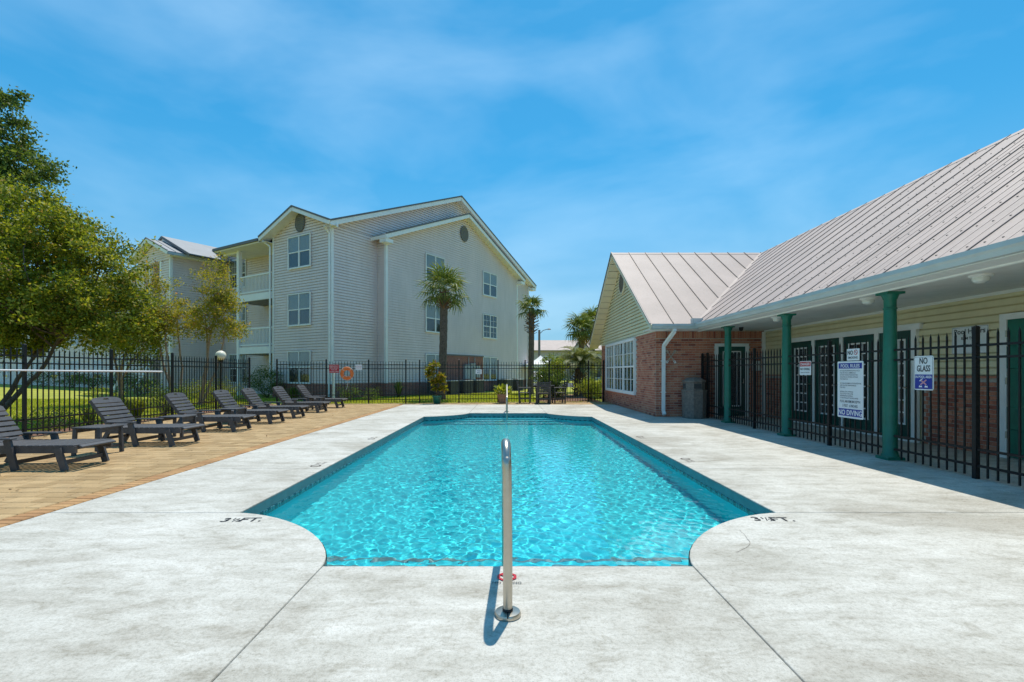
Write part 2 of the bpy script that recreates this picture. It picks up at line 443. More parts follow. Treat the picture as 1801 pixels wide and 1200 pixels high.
# ------------------------------------------------------------------ helpers
class MB:
    """Collects shapes; build() links them as ONE mesh object."""
    def __init__(self):
        self.v = []
        self.f = []

    def add(self, vs, fs):
        k = len(self.v)
        self.v += [tuple(p) for p in vs]
        self.f += [tuple(i + k for i in f) for f in fs]
        return self

    def box(self, x0, x1, y0, y1, z0, z1, mt=None):
        vs = [(x0, y0, z0), (x1, y0, z0), (x1, y1, z0), (x0, y1, z0), (x0, y0, z1), (x1, y0, z1), (x1, y1, z1), (x0, y1, z1)]
        if mt is not None:
            vs = [tuple(mt @ Vector(p)) for p in vs]
        return self.add(vs, [(3, 2, 1, 0), (4, 5, 6, 7), (0, 1, 5, 4), (1, 2, 6, 5), (2, 3, 7, 6), (3, 0, 4, 7)])

    def cbox(self, c, s, mt=None):
        return self.box(c[0] - s[0] / 2, c[0] + s[0] / 2, c[1] - s[1] / 2, c[1] + s[1] / 2, c[2] - s[2] / 2, c[2] + s[2] / 2, mt)

    def bevbox(self, x0, x1, y0, y1, z0, z1, b=0.005):
        """Box whose top edges are chamfered."""
        vs = [(x0, y0, z0), (x1, y0, z0), (x1, y1, z0), (x0, y1, z0),
              (x0, y0, z1 - b), (x1, y0, z1 - b), (x1, y1, z1 - b), (x0, y1, z1 - b),
              (x0 + b, y0 + b, z1), (x1 - b, y0 + b, z1), (x1 - b, y1 - b, z1), (x0 + b, y1 - b, z1)]
        fs = [(3, 2, 1, 0), (8, 9, 10, 11)]
        for a in (0, 4):
            for i in range(4):
                j = (i + 1) % 4
                fs.append((a + i, a + j, a + 4 + j, a + 4 + i))
        return self.add(vs, fs)

    def bar(self, p0, p1, w, h, up=(0, 0, 1)):
        """Rectangular bar from p0 to p1: w sideways, h along up."""
        p0, p1 = Vector(p0), Vector(p1)
        d = (p1 - p0)
        ln = d.length
        d.normalize()
        upv = Vector(up)
        s = d.cross(upv)
        if s.length < 1e-4:
            s = d.cross(Vector((1, 0, 0)))
        s.normalize()
        u = s.cross(d).normalized()
        vs = []
        for q in (p0, p1):
            for a, b in ((-1, -1), (1, -1), (1, 1), (-1, 1)):
                vs.append(tuple(q + s * (a * w / 2) + u * (b * h / 2)))
        return self.add(vs, [(0, 1, 2, 3), (7, 6, 5, 4), (0, 4, 5, 1), (1, 5, 6, 2), (2, 6, 7, 3), (3, 7, 4, 0)])

    def tube(self, pts, rad, n=10, cap=True):
        pts = [Vector(p) for p in pts]
        rad = rad if isinstance(rad, (list, tuple)) else [rad] * len(pts)
        rings = []
        prev = None
        for i, p in enumerate(pts):
            d = (pts[min(i + 1, len(pts) - 1)] - pts[max(i - 1, 0)]).normalized()
            ref = prev if prev is not None else (Vector((1, 0, 0)) if abs(d.x) < 0.9 else Vector((0, 1, 0)))
            s = (ref - d * ref.dot(d)).normalized()
            prev = s
            u = d.cross(s)
            rings.append([tuple(p + (s * math.cos(2 * PI * k / n) + u * math.sin(2 * PI * k / n)) * rad[i]) for k in range(n)])
        vs = [q for r in rings for q in r]
        fs = []
        for i in range(len(pts) - 1):
            for k in range(n):
                a = i * n + k
                b = i * n + (k + 1) % n
                fs.append((a, b, b + n, a + n))
        if cap:
            fs.append(tuple(reversed(range(n))))
            fs.append(tuple(range((len(pts) - 1) * n, len(pts) * n)))
        return self.add(vs, fs)

    def lathe(self, prof, c=(0, 0, 0), n=20, ph=0.0):
        vs = []
        for r, z in prof:
            for k in range(n):
                a = 2 * PI * k / n + ph
                vs.append((c[0] + r * math.cos(a), c[1] + r * math.sin(a), c[2] + z))
        fs = []
        for i in range(len(prof) - 1):
            for k in range(n):
                a, b = i * n + k, i * n + (k + 1) % n
                fs.append((a, b, b + n, a + n))
        fs.append(tuple(reversed(range(n))))
        fs.append(tuple(range((len(prof) - 1) * n, len(prof) * n)))
        return self.add(vs, fs)

    def prism(self, poly, d):
        """poly: list of 3D points; extruded by vector d."""
        n = len(poly)
        d = Vector(d)
        vs = [tuple(p) for p in poly] + [tuple(Vector(p) + d) for p in poly]
        fs = [tuple(reversed(range(n))), tuple(range(n, 2 * n))]
        for i in range(n):
            j = (i + 1) % n
            fs.append((i, j, n + j, n + i))
        return self.add(vs, fs)

    def quad(self, a, b, c, d):
        return self.add([a, b, c, d], [(0, 1, 2, 3)])

    def mesh(self, name, mat, smooth=False):
        me = bpy.data.meshes.new(name)
        me.from_pydata(self.v, [], self.f)
        if mat is not None:
            me.materials.append(M[mat] if isinstance(mat, str) else mat)
        if smooth:
            me.polygons.foreach_set('use_smooth', [True] * len(me.polygons))
            try:
                me.set_sharp_from_angle(angle=R(40))
            except Exception:
                pass
        me.update()
        return me

    def build(self, name, mat, parent=None, smooth=False, loc=None, rot=None):
        return put(name, self.mesh(name, mat, smooth), parent, loc, rot)


def put(name, me, parent=None, loc=None, rot=None, scale=None):
    o = bpy.data.objects.new(name, me)
    COL.objects.link(o)
    if parent is not None:
        o.parent = parent
    if loc is not None:
        o.location = loc
    if rot is not None:
        o.rotation_euler = rot
    if scale is not None:
        o.scale = scale
    return o


def tag(o, label=None, cat=None, group=None, kind=None):
    if label:
        o['label'] = label
    if cat:
        o['category'] = cat
    if group:
        o['group'] = group
    if kind:
        o['kind'] = kind
    return o


def thing(name, label, cat, loc=(0, 0, 0), rz=0.0, group=None):
    o = bpy.data.objects.new(name, None)
    o.empty_display_size = 0.2
    COL.objects.link(o)
    o.location = loc
    o.rotation_euler = (0, 0, rz)
    return tag(o, label, cat, group)


def copy_tree(o, parent=None, kids=None):
    c = o.copy()
    COL.objects.link(c)
    if parent is not None:
        c.parent = parent
    for ch in kids_of(o):
        copy_tree(ch, c)
    return c


def kids_of(o):
    return list(o.children)


def quads_mesh(name, V, mat, smooth=False):
    """V: (N,4,3) array -> mesh of N quads (fast)."""
    N = V.shape[0]
    me = bpy.data.meshes.new(name)
    me.vertices.add(N * 4)
    me.vertices.foreach_set('co', V.reshape(-1).astype(np.float32))
    me.loops.add(N * 4)
    me.loops.foreach_set('vertex_index', np.arange(N * 4, dtype=np.int32))
    me.polygons.add(N)
    me.polygons.foreach_set('loop_start', np.arange(0, N * 4, 4, dtype=np.int32))
    me.polygons.foreach_set('loop_total', np.full(N, 4, dtype=np.int32))
    me.materials.append(M[mat])
    me.update(calc_edges=True)
    me.validate()
    return me


def unit(a):
    return a / np.maximum(np.linalg.norm(a, axis=-1, keepdims=True), 1e-9)


def leaf_quads(P, length, width, rng, up=0.25, droop=0.0, dirs=None):
    """Rhombic leaves at points P, random directions, size jitter."""
    n = len(P)
    d = unit(rng.normal(size=(n, 3))) if dirs is None else unit(dirs + rng.normal(size=(n, 3)) * 0.45)
    d[:, 2] -= droop
    d = unit(d)
    nr = rng.normal(size=(n, 3)) * 0.8
    nr[:, 2] += up * 3
    s = unit(np.cross(d, nr))
    nn = np.cross(s, d)
    sc = rng.uniform(0.65, 1.3, size=(n, 1))
    l = length * sc
    w = width * sc
    mid = P + d * l * 0.45 - nn * l * 0.06
    return np.stack([P, mid + s * w * 0.5, P + d * l, mid - s * w * 0.5], axis=1)


_text_cache = {}


def text_mb(txt, size, bold=0.0, align='CENTER', squash=1.0):
    """Flat lettering in the local xz plane facing -y, centred on the origin's baseline."""
    key = (txt, bold, align)
    if key not in _text_cache:
        cu = bpy.data.curves.new('lettering', 'FONT')
        cu.body = txt
        cu.align_x = align
        cu.size = 1.0
        cu.offset = bold
        cu.resolution_u = 3
        o = bpy.data.objects.new('lettering', cu)
        COL.objects.link(o)
        dg = bpy.context.evaluated_depsgraph_get()
        ev = o.evaluated_get(dg)
        me = ev.to_mesh()
        vs = [tuple(v.co) for v in me.vertices]
        fs = [tuple(p.vertices) for p in me.polygons]
        ev.to_mesh_clear()
        bpy.data.objects.remove(o)
        bpy.data.curves.remove(cu)
        _text_cache[key] = (vs, fs)
    vs, fs = _text_cache[key]
    m = MB()
    m.add([(x * size * squash, 0.0, y * size) for x, y, z in vs], fs)
    return m


# ================================================================== POOL AND DECK
PX, PY0, PY1 = 2.44, 4.45, 14.2          # half width, near and far end of the straight sides
BX, BY0, BY1 = 1.22, 3.22, 15.45         # half width and outer ends of the two step bays
WATER_Z = -0.125
FLOOR_Z = -1.08


def corner(cx, cy, sx, sy, rx, ry, n=14, e=1.55):
    """Superelliptic corner about (cx,cy): from the x axis to the y axis."""
    out = []
    for k in range(n + 1):
        a = (k / n) * PI / 2
        out.append((cx + sx * rx * math.cos(a) ** (2 / e), cy + sy * ry * math.sin(a) ** (2 / e)))
    return out


ARC_NL = corner(-PX, BY0, 1, 1, PX - BX, PY0 - BY0)      # (-1.22,3.22) -> (-2.44,4.45)
ARC_NR = [(-x, y) for x, y in ARC_NL]
ARC_FL = corner(-PX, BY1, 1, -1, PX - BX, BY1 - PY1)
ARC_FR = [(-x, y) for x, y in ARC_FL]
OUTLINE = ARC_NR + ARC_FR[::-1] + ARC_FL + ARC_NL[::-1]   # counter-clockwise


def inside(px_, py_, poly=OUTLINE):
    c = False
    n = len(poly)
    for i in range(n):
        x0, y0 = poly[i]
        x1, y1 = poly[(i + 1) % n]
        if (y0 > py_) != (y1 > py_) and px_ < (x1 - x0) * (py_ - y0) / (y1 - y0) + x0:
            c = not c
    return c


def slab_mb(poly, ztop, thick, ch=0.008, gap=0.003):
    """Poured slab: plan polygon with an eased top edge."""
    poly = [p for i, p in enumerate(poly) if math.dist(p, poly[i - 1]) > 1e-4]
    area = sum(poly[i - 1][0] * poly[i][1] - poly[i][0] * poly[i - 1][1] for i in range(len(poly)))
    if area < 0:
        poly = poly[::-1]
    n = len(poly)

    def off(d):
        out = []
        for i in range(n):
            a, b, c = Vector(poly[i - 1]), Vector(poly[i]), Vector(poly[(i + 1) % n])
            e0, e1 = (b - a).normalized(), (c - b).normalized()
            n0, n1 = Vector((-e0.y, e0.x)), Vector((-e1.y, e1.x))
            m = (n0 + n1)
            m = m / max(0.35, m.dot(n0))
            out.append(b + m * d)
        return out
    o1, o2, o3 = off(gap), off(gap + ch * 0.3), off(gap + ch)
    rings = [(o1, ztop - thick), (o1, ztop - ch), (o2, ztop - ch * 0.3), (o3, ztop)]
    mb = MB()
    vs = [(p.x, p.y, z) for o, z in rings for p in o]
    fs = []
    for k in range(len(rings) - 1):
        for i in range(n):
            j = (i + 1) % n
            fs.append((k * n + i, k * n + j, (k + 1) * n + j, (k + 1) * n + i))
    fs.append(tuple(range(3 * n, 4 * n)))
    mb.add(vs, fs)
    return mb


DECK_L, DECK_R = -4.17, 7.47


def build_deck():
    deck = thing('pool_deck', None, None)
    tag(deck, kind='structure')
    T = 0.12
    polys = []
    polys.append([(DECK_L, -7), (-BX, -7)] + ARC_NL + [(DECK_L, PY0)])
    polys.append([(-BX, -7), (BX, -7), (BX, BY0), (-BX, BY0)])
    polys.append([(BX, -7), (5.35, -7), (5.35, PY0)] + ARC_NR[::-1])
    ys = [PY0, 6.5, 8.9, 11.3, 13.6]
    for a, b in zip(ys, ys[1:]):
        polys.append([(DECK_L, a), (-PX, a), (-PX, b), (DECK_L, b)])
        polys.append([(PX, a), (5.35, a), (5.35, b), (PX, b)])
    polys.append([(DECK_L, 13.6), (-PX, 13.6)] + ARC_FL[::-1] + [(-BX, 19.6), (DECK_L, 19.6)])
    polys.append([(-BX, BY1), (BX, BY1), (BX, 19.6), (-BX, 19.6)])
    polys.append([(PX, 13.6), (5.35, 13.6), (5.35, 14.15), (4.27, 14.15), (4.27, 19.6), (BX, 19.6)] + ARC_FR)
    ys = [-7, 2.0, PY0, 7.2, 9.87, 12.5, 14.15]
    for a, b in zip(ys, ys[1:]):
        polys.append([(5.35, a), (DECK_R, a), (DECK_R, b), (5.35, b)])
    for p in polys:
        slab_mb(p, 0.0, T).build('slab', 'deck_concrete', deck)
    # joint filler seen in the gaps between slabs
    mb = MB()
    zs = -0.018
    for a in (-BX, BX):
        mb.box(a - 0.005, a + 0.005, -7, BY0 - 0.03, -0.11, zs)
    for y in [PY0, 6.5, 8.9, 11.3, 13.6]:
        mb.box(DECK_L, -PX - 0.05, y - 0.005, y + 0.005, -0.11, zs)
        mb.box(PX + 0.05, DECK_R, y - 0.005, y + 0.005, -0.11, zs)
    for a in (-BX, BX):
        mb.box(a - 0.005, a + 0.005, BY1 + 0.05, 19.6, -0.11, zs)
    mb.box(5.345, 5.355, -7, 14.15, -0.11, zs - 0.001)
    mb.build('joint_filler', 'soot', deck)
    return deck


def wave_terms():
    rng = np.random.default_rng(5)
    out = []
    for k in range(64):
        Lw = math.exp(rng.uniform(math.log(0.06), math.log(0.24)))
        a = rng.normal(0.4, 0.95) if k % 3 else rng.uniform(0, 2 * PI)
        amp = 0.0014 * Lw
        kk = 2 * PI / Lw
        out.append((kk * math.cos(a), kk * math.sin(a), rng.uniform(0, 2 * PI), amp))
    return out


def build_pool():
    pool = thing('swimming_pool', None, None)
    tag(pool, kind='structure')
    # basin floor, walls
    def rec(o):
        o.cycles.is_caustics_receiver = True
        return o
    mb = MB()
    n = len(OUTLINE)
    mb.add([(x, y, FLOOR_Z) for x, y in OUTLINE], [tuple(range(n))])
    rec(mb.build('basin_floor', 'plaster', pool))
    mb = MB()
    for i in range(n):
        (x0, y0), (x1, y1) = OUTLINE[i], OUTLINE[(i + 1) % n]
        mb.quad((x0, y0, -0.10), (x1, y1, -0.10), (x1, y1, FLOOR_Z), (x0, y0, FLOOR_Z))
    rec(mb.build('basin_wall', 'plaster', pool))
    # coping band and tiles, following the outline just inside it
    mb = MB()
    inset = []
    for i in range(n):
        a, b, c = Vector(OUTLINE[i - 1]), Vector(OUTLINE[i]), Vector(OUTLINE[(i + 1) % n])
        e0 = (b - a); e1 = (c - b)
        e0 = e0.normalized() if e0.length > 1e-6 else e1.normalized()
        e1 = e1.normalized() if e1.length > 1e-6 else e0
        m = Vector((-e0.y - e1.y, e0.x + e1.x)).normalized()
        inset.append(b + m * 0.004)
    for i in range(n):
        a, b = inset[i], inset[(i + 1) % n]
        mb.quad((a.x, a.y, -0.014), (b.x, b.y, -0.014), (b.x, b.y, -0.104), (a.x, a.y, -0.104))
    mb.build('coping_band', 'coping_teal', pool)
    tile_me = MB().bevbox(-0.073, 0.073, -0.073, 0.073, 0.0, 0.007, 0.003).mesh('tile', 'pool_tile')
    # place tiles along the straight sides and the curves
    pts = [Vector(p) for p in OUTLINE] + [Vector(OUTLINE[0])]
    acc, count = 0.075, 0
    for i in range(len(pts) - 1):
        a, b = pts[i], pts[i + 1]
        d = b - a
        ln = d.length
        if ln < 1e-6:
            continue
        t = acc
        dn = d / ln
        while t < ln:
            if (a + dn * t).y > BY0 + 0.05 and count < 299:
                p = a + dn * t
                nv = Vector((-dn.y, dn.x))
                o = put('tile', tile_me, pool)
                rot = Matrix(((dn.x, 0, nv.x), (dn.y, 0, nv.y), (0, 1, 0)))
                # local x along the wall, local y up, local z into the water
                o.matrix_local = Matrix.Translation((p.x + nv.x * 0.002, p.y + nv.y * 0.002, -0.165 - 0.016)) @ rot.to_4x4()
                count += 1
            t += 0.150
        acc = t - ln
    # entry steps in the two bays
    for k in range(3):
        top = -0.34 - 0.25 * k
        s = MB()
        y1 = BY1 + 0.1
        y0 = BY1 - 0.38 * (k + 1)
        w = BX + 0.42 * (k + 1)
        poly = [(-min(w, PX), y0), (min(w, PX), y0), (min(w, PX), y1), (-min(w, PX), y1)]
        s.prism([(x, y, FLOOR_Z) for x, y in poly], (0, 0, top - FLOOR_Z))
        o = rec(s.build('entry_step', 'plaster', pool))
        rec(MB().box(-min(w, PX) + 0.02, min(w, PX) - 0.02, y0 - 0.004, y0 + 0.05, top - 0.03, top + 0.004).build('step_nosing', 'step_edge', o))
        s = MB()
        y0b = BY0 - 0.1
        y1b = BY0 + 0.38 * (k + 1)
        s.prism([(-min(w, PX), y0b, FLOOR_Z), (min(w, PX), y0b, FLOOR_Z), (min(w, PX), y1b, FLOOR_Z), (-min(w, PX), y1b, FLOOR_Z)], (0, 0, top - FLOOR_Z))
        o = rec(s.build('entry_step', 'plaster', pool))
        rec(MB().box(-min(w, PX) + 0.02, min(w, PX) - 0.02, y1b - 0.05, y1b + 0.004, top - 0.03, top + 0.004).build('step_nosing', 'coping_teal', o))
    # wall light niche on the right-hand wall
    MB().lathe([(0.10, 0), (0.10, 0.02), (0.075, 0.03)], n=16).build('underwater_light', 'off_white', pool, loc=(PX - 0.003, 7.4, -0.55), rot=(0, -PI / 2, 0))
    # skimmer plate
    # water surface: a real rippled sheet
    nx, ny = 360, 900
    xs = np.linspace(-PX - 0.03, PX + 0.03, nx + 1)
    ys = np.linspace(BY0 - 0.03, BY1 + 0.03, ny + 1)
    X, Y = np.meshgrid(xs, ys)
    Z = np.zeros_like(X)
    for kx, ky, p, A in wave_terms():
        Z += A * np.sin(kx * X + ky * Y + p)
    lowf = 0.75 + 0.35 * np.sin(0.9 * X + 0.55 * Y + 1.0) * np.sin(0.5 * Y - 0.7 * X + 0.3)
    Z *= lowf * np.clip(1.25 - (Y - 3.2) * 0.035, 0.75, 1.25)
    V = np.stack([X, Y, Z + WATER_Z], -1).reshape(-1, 3)
    cxs, cys = (X[:-1, :-1] + X[1:, 1:]) / 2, (Y[:-1, :-1] + Y[1:, 1:]) / 2
    grown = [(x * 1.008, 9.3 + (y - 9.3) * 1.004) for x, y in OUTLINE]
    ok = np.ones_like(cxs, dtype=bool)
    edge = (cys < PY0 + 0.1) | (cys > PY1 - 0.1)
    for j, i in zip(*np.nonzero(edge)):
        ok[j, i] = inside(cxs[j, i], cys[j, i], grown)
    jj, ii = np.nonzero(ok)
    a = jj * (nx + 1) + ii
    F = np.stack([a, a + 1, a + nx + 2, a + nx + 1], -1)
    me = bpy.data.meshes.new('water')
    me.vertices.add(len(V)); me.vertices.foreach_set('co', V.reshape(-1).astype(np.float32))
    me.loops.add(F.size); me.loops.foreach_set('vertex_index', F.reshape(-1).astype(np.int32))
    me.polygons.add(len(F))
    me.polygons.foreach_set('loop_start', np.arange(0, F.size, 4, dtype=np.int32))
    me.polygons.foreach_set('loop_total', np.full(len(F), 4, dtype=np.int32))
    me.polygons.foreach_set('use_smooth', np.ones(len(F), dtype=bool))
    me.materials.append(M['water'])
    me.update(calc_edges=True)
    me.validate()
    w = put('water', me)
    tag(w, kind='structure')
    w.cycles.is_caustics_caster = True
    return pool


def deck_text(txt, size, x, y, mat, rz=0, squash=1.0, bold=0.0, parent=None, name='lettering', z=0.003):
    mb = text_mb(txt, size, bold, squash=squash)
    mb.v = [(a, c, 0.0) for a, b, c in mb.v]
    return mb.build(name, mat, parent, loc=(x, y, z), rot=(0, 0, rz))


def build_deck_marks():
    for sx, lab in ((-2.30, 'black painted 3½ FT depth marking beside the pool corner facing the sun loungers'),
                    (2.28, 'black painted 3½ FT depth marking beside the pool corner facing the green columns')):
        t = thing('depth_marking', lab, 'depth marking', (sx, 4.17 if sx < 0 else 4.19, 0.0), 0.05 if sx < 0 else -0.05, 'painted depth markings')
        deck_text('3', 0.155, -0.125, 0, 'ink', parent=t, bold=0.012)
        deck_text('1', 0.075, -0.065, 0.05, 'ink', parent=t, bold=0.012)
        deck_text('/', 0.13, -0.040, 0.005, 'ink', parent=t)
        deck_text('2', 0.075, -0.012, 0.0, 'ink', parent=t, bold=0.012)
        deck_text('FT.', 0.155, 0.090, 0, 'ink', parent=t, bold=0.012)
    spots = [(-2.62, 6.78, 'worn no diving mark on the deck by the second and third lounger'),
             (-2.62, 9.5, 'worn no diving mark on the deck level with the fourth lounger'),
             (2.62, 7.1, 'worn no diving mark on the deck level with the pool rules sign'),
             (2.62, 9.6, 'worn no diving mark on the deck level with the middle green column')]
    for x, y, lab in spots:
        t = thing('deck_marking', lab, 'deck marking', (x, y, 0), PI / 2 if x < 0 else -PI / 2, 'faded deck markings')
        ring_mb(0.055, 0.075, 8).build('octagon_ring', 'ink_worn', t, loc=(-0.11, 0, 0.003))
        deck_text('NO', 0.07, 0.07, 0.01, 'ink_worn', parent=t)
        deck_text('DIVING', 0.05, 0.09, -0.055, 'ink_worn', parent=t)
    t = thing('no_diving_mark', 'small deck tile with a red octagon and no diving print beside the near handrail', 'deck marking', (-0.005, 3.02, 0.0))
    ring_mb(0.045, 0.064, 8).build('octagon_ring', 'sign_red', t, loc=(0, 0.015, 0.0065))
    MB().cbox((0, 0, 0), (0.10, 0.014, 0.001), Matrix.Rotation(R(-40), 4, 'Z')).build('slash', 'sign_red', t, loc=(0, 0.015, 0.008))
    deck_text('NO DIVING', 0.034, 0, -0.082, 'ink', parent=t, z=0.006, bold=0.012)


def ring_mb(r0, r1, n):
    mb = MB()
    for k in range(n):
        a0, a1 = 2 * PI * (k + .5) / n, 2 * PI * (k + 1.5) / n
        mb.quad((r0 * math.cos(a0), r0 * math.sin(a0), 0), (r1 * math.cos(a0), r1 * math.sin(a0), 0), (r1 * math.cos(a1), r1 * math.sin(a1), 0), (r0 * math.cos(a1), r0 * math.sin(a1), 0))
    return mb


# ================================================================== PAVING, GROUND
FENCE_L = -9.39
FA, FB = Vector((FENCE_L, 19.9)), Vector((4.25, 21.6))       # far fence line


def far_fence_y(x):
    return FA.y + (x - FA.x) * (FB.y - FA.y) / (FB.x - FA.x)


def build_paving():
    pv = thing('paving', None, None)
    tag(pv, kind='structure')
    MB().add([(-9.33, 0, -0.016), (DECK_L - 0.003, 0, -0.016), (DECK_L - 0.003, 19.61, -0.016), (4.27, 19.61, -0.016), (4.27, 21.55, -0.016), (FENCE_L + 0.06, 19.9, -0.016)],
             [(0, 1, 2, 3, 4, 5)]).build('sand_bed', 'sand_bed', pv)
    rng = random.Random(3)
    items = []
    W, D = 0.30, 0.20
    x_hi = DECK_L - 0.02 - 0.215
    y = 0.0
    row = 0
    while y < 20.2:
        x = x_hi - (W / 2 if row % 2 else 0)
        if row % 2:
            items.append((x_hi - W / 4, y + D / 2, W / 2, D, 0))
        while x > FENCE_L + 0.1:
            cx = x - W / 2
            if y + D < far_fence_y(cx) - 0.02:
                items.append((cx, y + D / 2, W, D, 0))
            x -= W
        y += D
        row += 1
    # strip of pavers behind the far end of the deck
    y = 19.62
    row = 0
    while y < 21.4:
        x = DECK_L - 0.02 + 0.25 + (W / 2 if row % 2 else 0)
        while x < 4.2:
            if y + D < far_fence_y(x) - 0.02:
                items.append((x + W / 2, y + D / 2, W, D, 0))
            x += W
        y += D
        row += 1
    y = 0.0
    while y < 19.6:                                   # soldier course along the deck
        items.append((DECK_L - 0.02 - 0.1, y + 0.05, 0.20, 0.10, 1))
        y += 0.103

    def view(it):
        return it[2] * it[3] / (it[1] ** 3) if it[1] > 3.6 and abs(it[0]) / it[1] < 1.05 else 0
    items.sort(key=view, reverse=True)
    meshes = {}
    rest = {0: MB(), 1: MB()}
    for k, (cx, cy, w, d, b) in enumerate(items):
        dz = rng.uniform(-0.0022, 0.0022)
        tx, ty = rng.uniform(-0.006, 0.006), rng.uniform(-0.006, 0.006)
        if k < 300:
            key = (w, d, b, rng.randrange(10))
            if key not in meshes:
                mb = MB().bevbox(-w / 2 + .004, w / 2 - .004, -d / 2 + .004, d / 2 - .004, -0.05, 0, 0.008)
                meshes[key] = mb.mesh('paver', 'paver_border' if b else 'paver')
            put('paver', meshes[key], pv, (cx, cy, dz), (tx, ty, 0))
        else:
            mt = Matrix.Translation((cx, cy, dz)) @ Matrix.Rotation(tx, 4, 'X') @ Matrix.Rotation(ty, 4, 'Y')
            mb = MB().bevbox(-w / 2 + .004, w / 2 - .004, -d / 2 + .004, d / 2 - .004, -0.05, 0, 0.008)
            rest[b].add([tuple(mt @ Vector(p)) for p in mb.v], mb.f)
    tag(rest[0].build('paver_field', 'paver', pv), kind='stuff')
    tag(rest[1].build('paver_edging', 'paver_border', pv), kind='stuff')


def build_ground():
    z = -0.03
    mb = MB()
    a, b = (FENCE_L + 0.05, 19.95, z), (4.3, 21.62, z)
    mb.add([(-400, 19.95, z), a, b, (400, 21.62, z), (400, 900, z), (-400, 900, z)], [(0, 1, 2, 3, 4, 5)])
    mb.add([(-400, -60, z), (-9.34, -60, z), (-9.34, 19.95, z), (-400, 19.95, z)], [(0, 1, 2, 3)])
    mb.add([(7.4, -60, z), (400, -60, z), (400, 21.62, z), (7.4, 21.62, z)], [(0, 1, 2, 3)])
    mb.add([(-9.34, -60, z), (7.4, -60, z), (7.4, -6.9, z), (-9.34, -6.9, z)], [(0, 1, 2, 3)])
    mb.add([(-9.34, -6.9, z), (DECK_L, -6.9, z), (DECK_L, 0.0, z), (-9.34, 0.0, z)], [(0, 1, 2, 3)])
    tag(mb.build('ground', 'lawn'), kind='structure')
    # bark-mulch bed along the outside of the lounger-side fence
    mb = MB()
    n = 60
    vs = []
    for k in range(n + 1):
        y = 2 + k * 18.0 / n
        wob = 0.95 + 0.25 * math.sin(y * 1.3) + 0.15 * math.sin(y * 3.1 + 1)
        vs += [(-9.36, y, -0.012), (-9.36 - wob * 0.5, y, 0.015), (-9.36 - wob, y, -0.024)]
    fs = []
    for k in range(n):
        for q in (0, 1):
            a = k * 3 + q
            fs.append((a, a + 3, a + 4, a + 1))
    mb.add(vs, fs)
    tag(mb.build('mulch_bed', 'mulch'), kind='structure')
    # bed beyond the far fence in front of the clubhouse shrubs
    poly = [(1.6, 21.6), (4.2, 22.0), (4.2, 29.0), (2.6, 30.0), (1.9, 26.0), (1.2, 23.4)]
    tag(MB().add([(x, y, -0.022) for x, y in poly], [tuple(range(len(poly)))]).build('planting_bed', 'mulch'), kind='structure')
    # car park beyond
    tag(MB().box(-10, 60, 44.5, 62, -0.06, -0.024).build('parking_lot', 'asphalt'), kind='structure')
    # lawn blades in the strips one can see through the fences
    rng = np.random.default_rng(21)
    P = []
    def scatter(n, x0, x1, y0, y1):
        q = np.stack([rng.uniform(x0, x1, n), rng.uniform(y0, y1, n), np.full(n, -0.03)], -1)
        return q
    q = np.concatenate([scatter(60000, -24, -10.1, 9, 24), scatter(46000, -9.0, 4.2, 20.4, 31)])
    keep = (q[:, 0] < -10.1) | (q[:, 1] > FA.y + (q[:, 0] - FA.x) * (FB.y - FA.y) / (FB.x - FA.x) + 0.25)
    keep &= ~((q[:, 0] > 1.4) & (q[:, 1] > 21.9))
    q = q[keep]
    n = len(q)
    ang = rng.uniform(0, 2 * PI, n)
    s = np.stack([np.cos(ang), np.sin(ang), np.zeros(n)], -1)
    h = rng.uniform(0.03, 0.075, (n, 1))
    lean = np.stack([rng.normal(size=n) * .4, rng.normal(size=n) * .4, np.ones(n)], -1)
    tip = q + lean * h
    w = 0.010
    V = np.stack([q - s * w, q + s * w, tip + s * w * .2, tip - s * w * .2], 1)
    tag(put('grass', quads_mesh('grass', V, 'grass_blade')), kind='stuff')


# ================================================================== FENCES
def build_fence(label, A, B, posts, skip=(), pick=0.117, height=1.78, post_h=1.83):
    """Black iron picket fence; local x runs from A to B; posts are distances along it."""
    A, B = Vector(A), Vector(B)
    d = B - A
    ln = d.length
    t = thing('iron_fence', label, 'fence', (A.x, A.y, 0), math.atan2(d.y, d.x))
    pm = MB().box(-0.026, 0.026, -0.026, 0.026, -0.03, post_h - 0.02).lathe([(0.042, post_h - 0.02), (0.038, post_h - 0.008), (0.0, post_h + 0.012)], n=4, ph=PI / 4).mesh('post', 'black_iron')
    for p in posts:
        put('post', pm, t, (p, 0, 0))
    h = 0.0085
    km = MB().add([(-h, -h, 0.03), (h, -h, 0.03), (h, h, 0.03), (-h, h, 0.03), (-h, -h, height - 0.07), (h, -h, height - 0.07), (h, h, height - 0.07), (-h, h, height - 0.07), (0, 0, height - 0.01)],
                  [(3, 2, 1, 0), (0, 1, 5, 4), (1, 2, 6, 5), (2, 3, 7, 6), (3, 0, 4, 7), (4, 5, 8), (5, 6, 8), (6, 7, 8), (7, 4, 8)]).mesh('picket', 'black_iron')
    edges = sorted(list(posts) + [s for s, r in skip])
    rad = {p: 0.026 for p in posts}
    rad.update({s: r for s, r in skip})
    bounds = edges
    for a, b in zip(bounds, bounds[1:]):
        a2, b2 = a + rad[a], b - rad[b]
        if b2 - a2 < 0.05:
            continue
        n = max(1, round((b2 - a2) / pick))
        for k in range(1, n):
            put('picket', km, t, (a2 + (b2 - a2) * k / n, 0, 0))
        for z in (0.16, 0.355, 1.455, 1.60):
            MB().box(a2 - 0.002, b2 + 0.002, -0.014, 0.014, z - 0.014, z + 0.014).build('rail', 'black_iron', t)
    return t


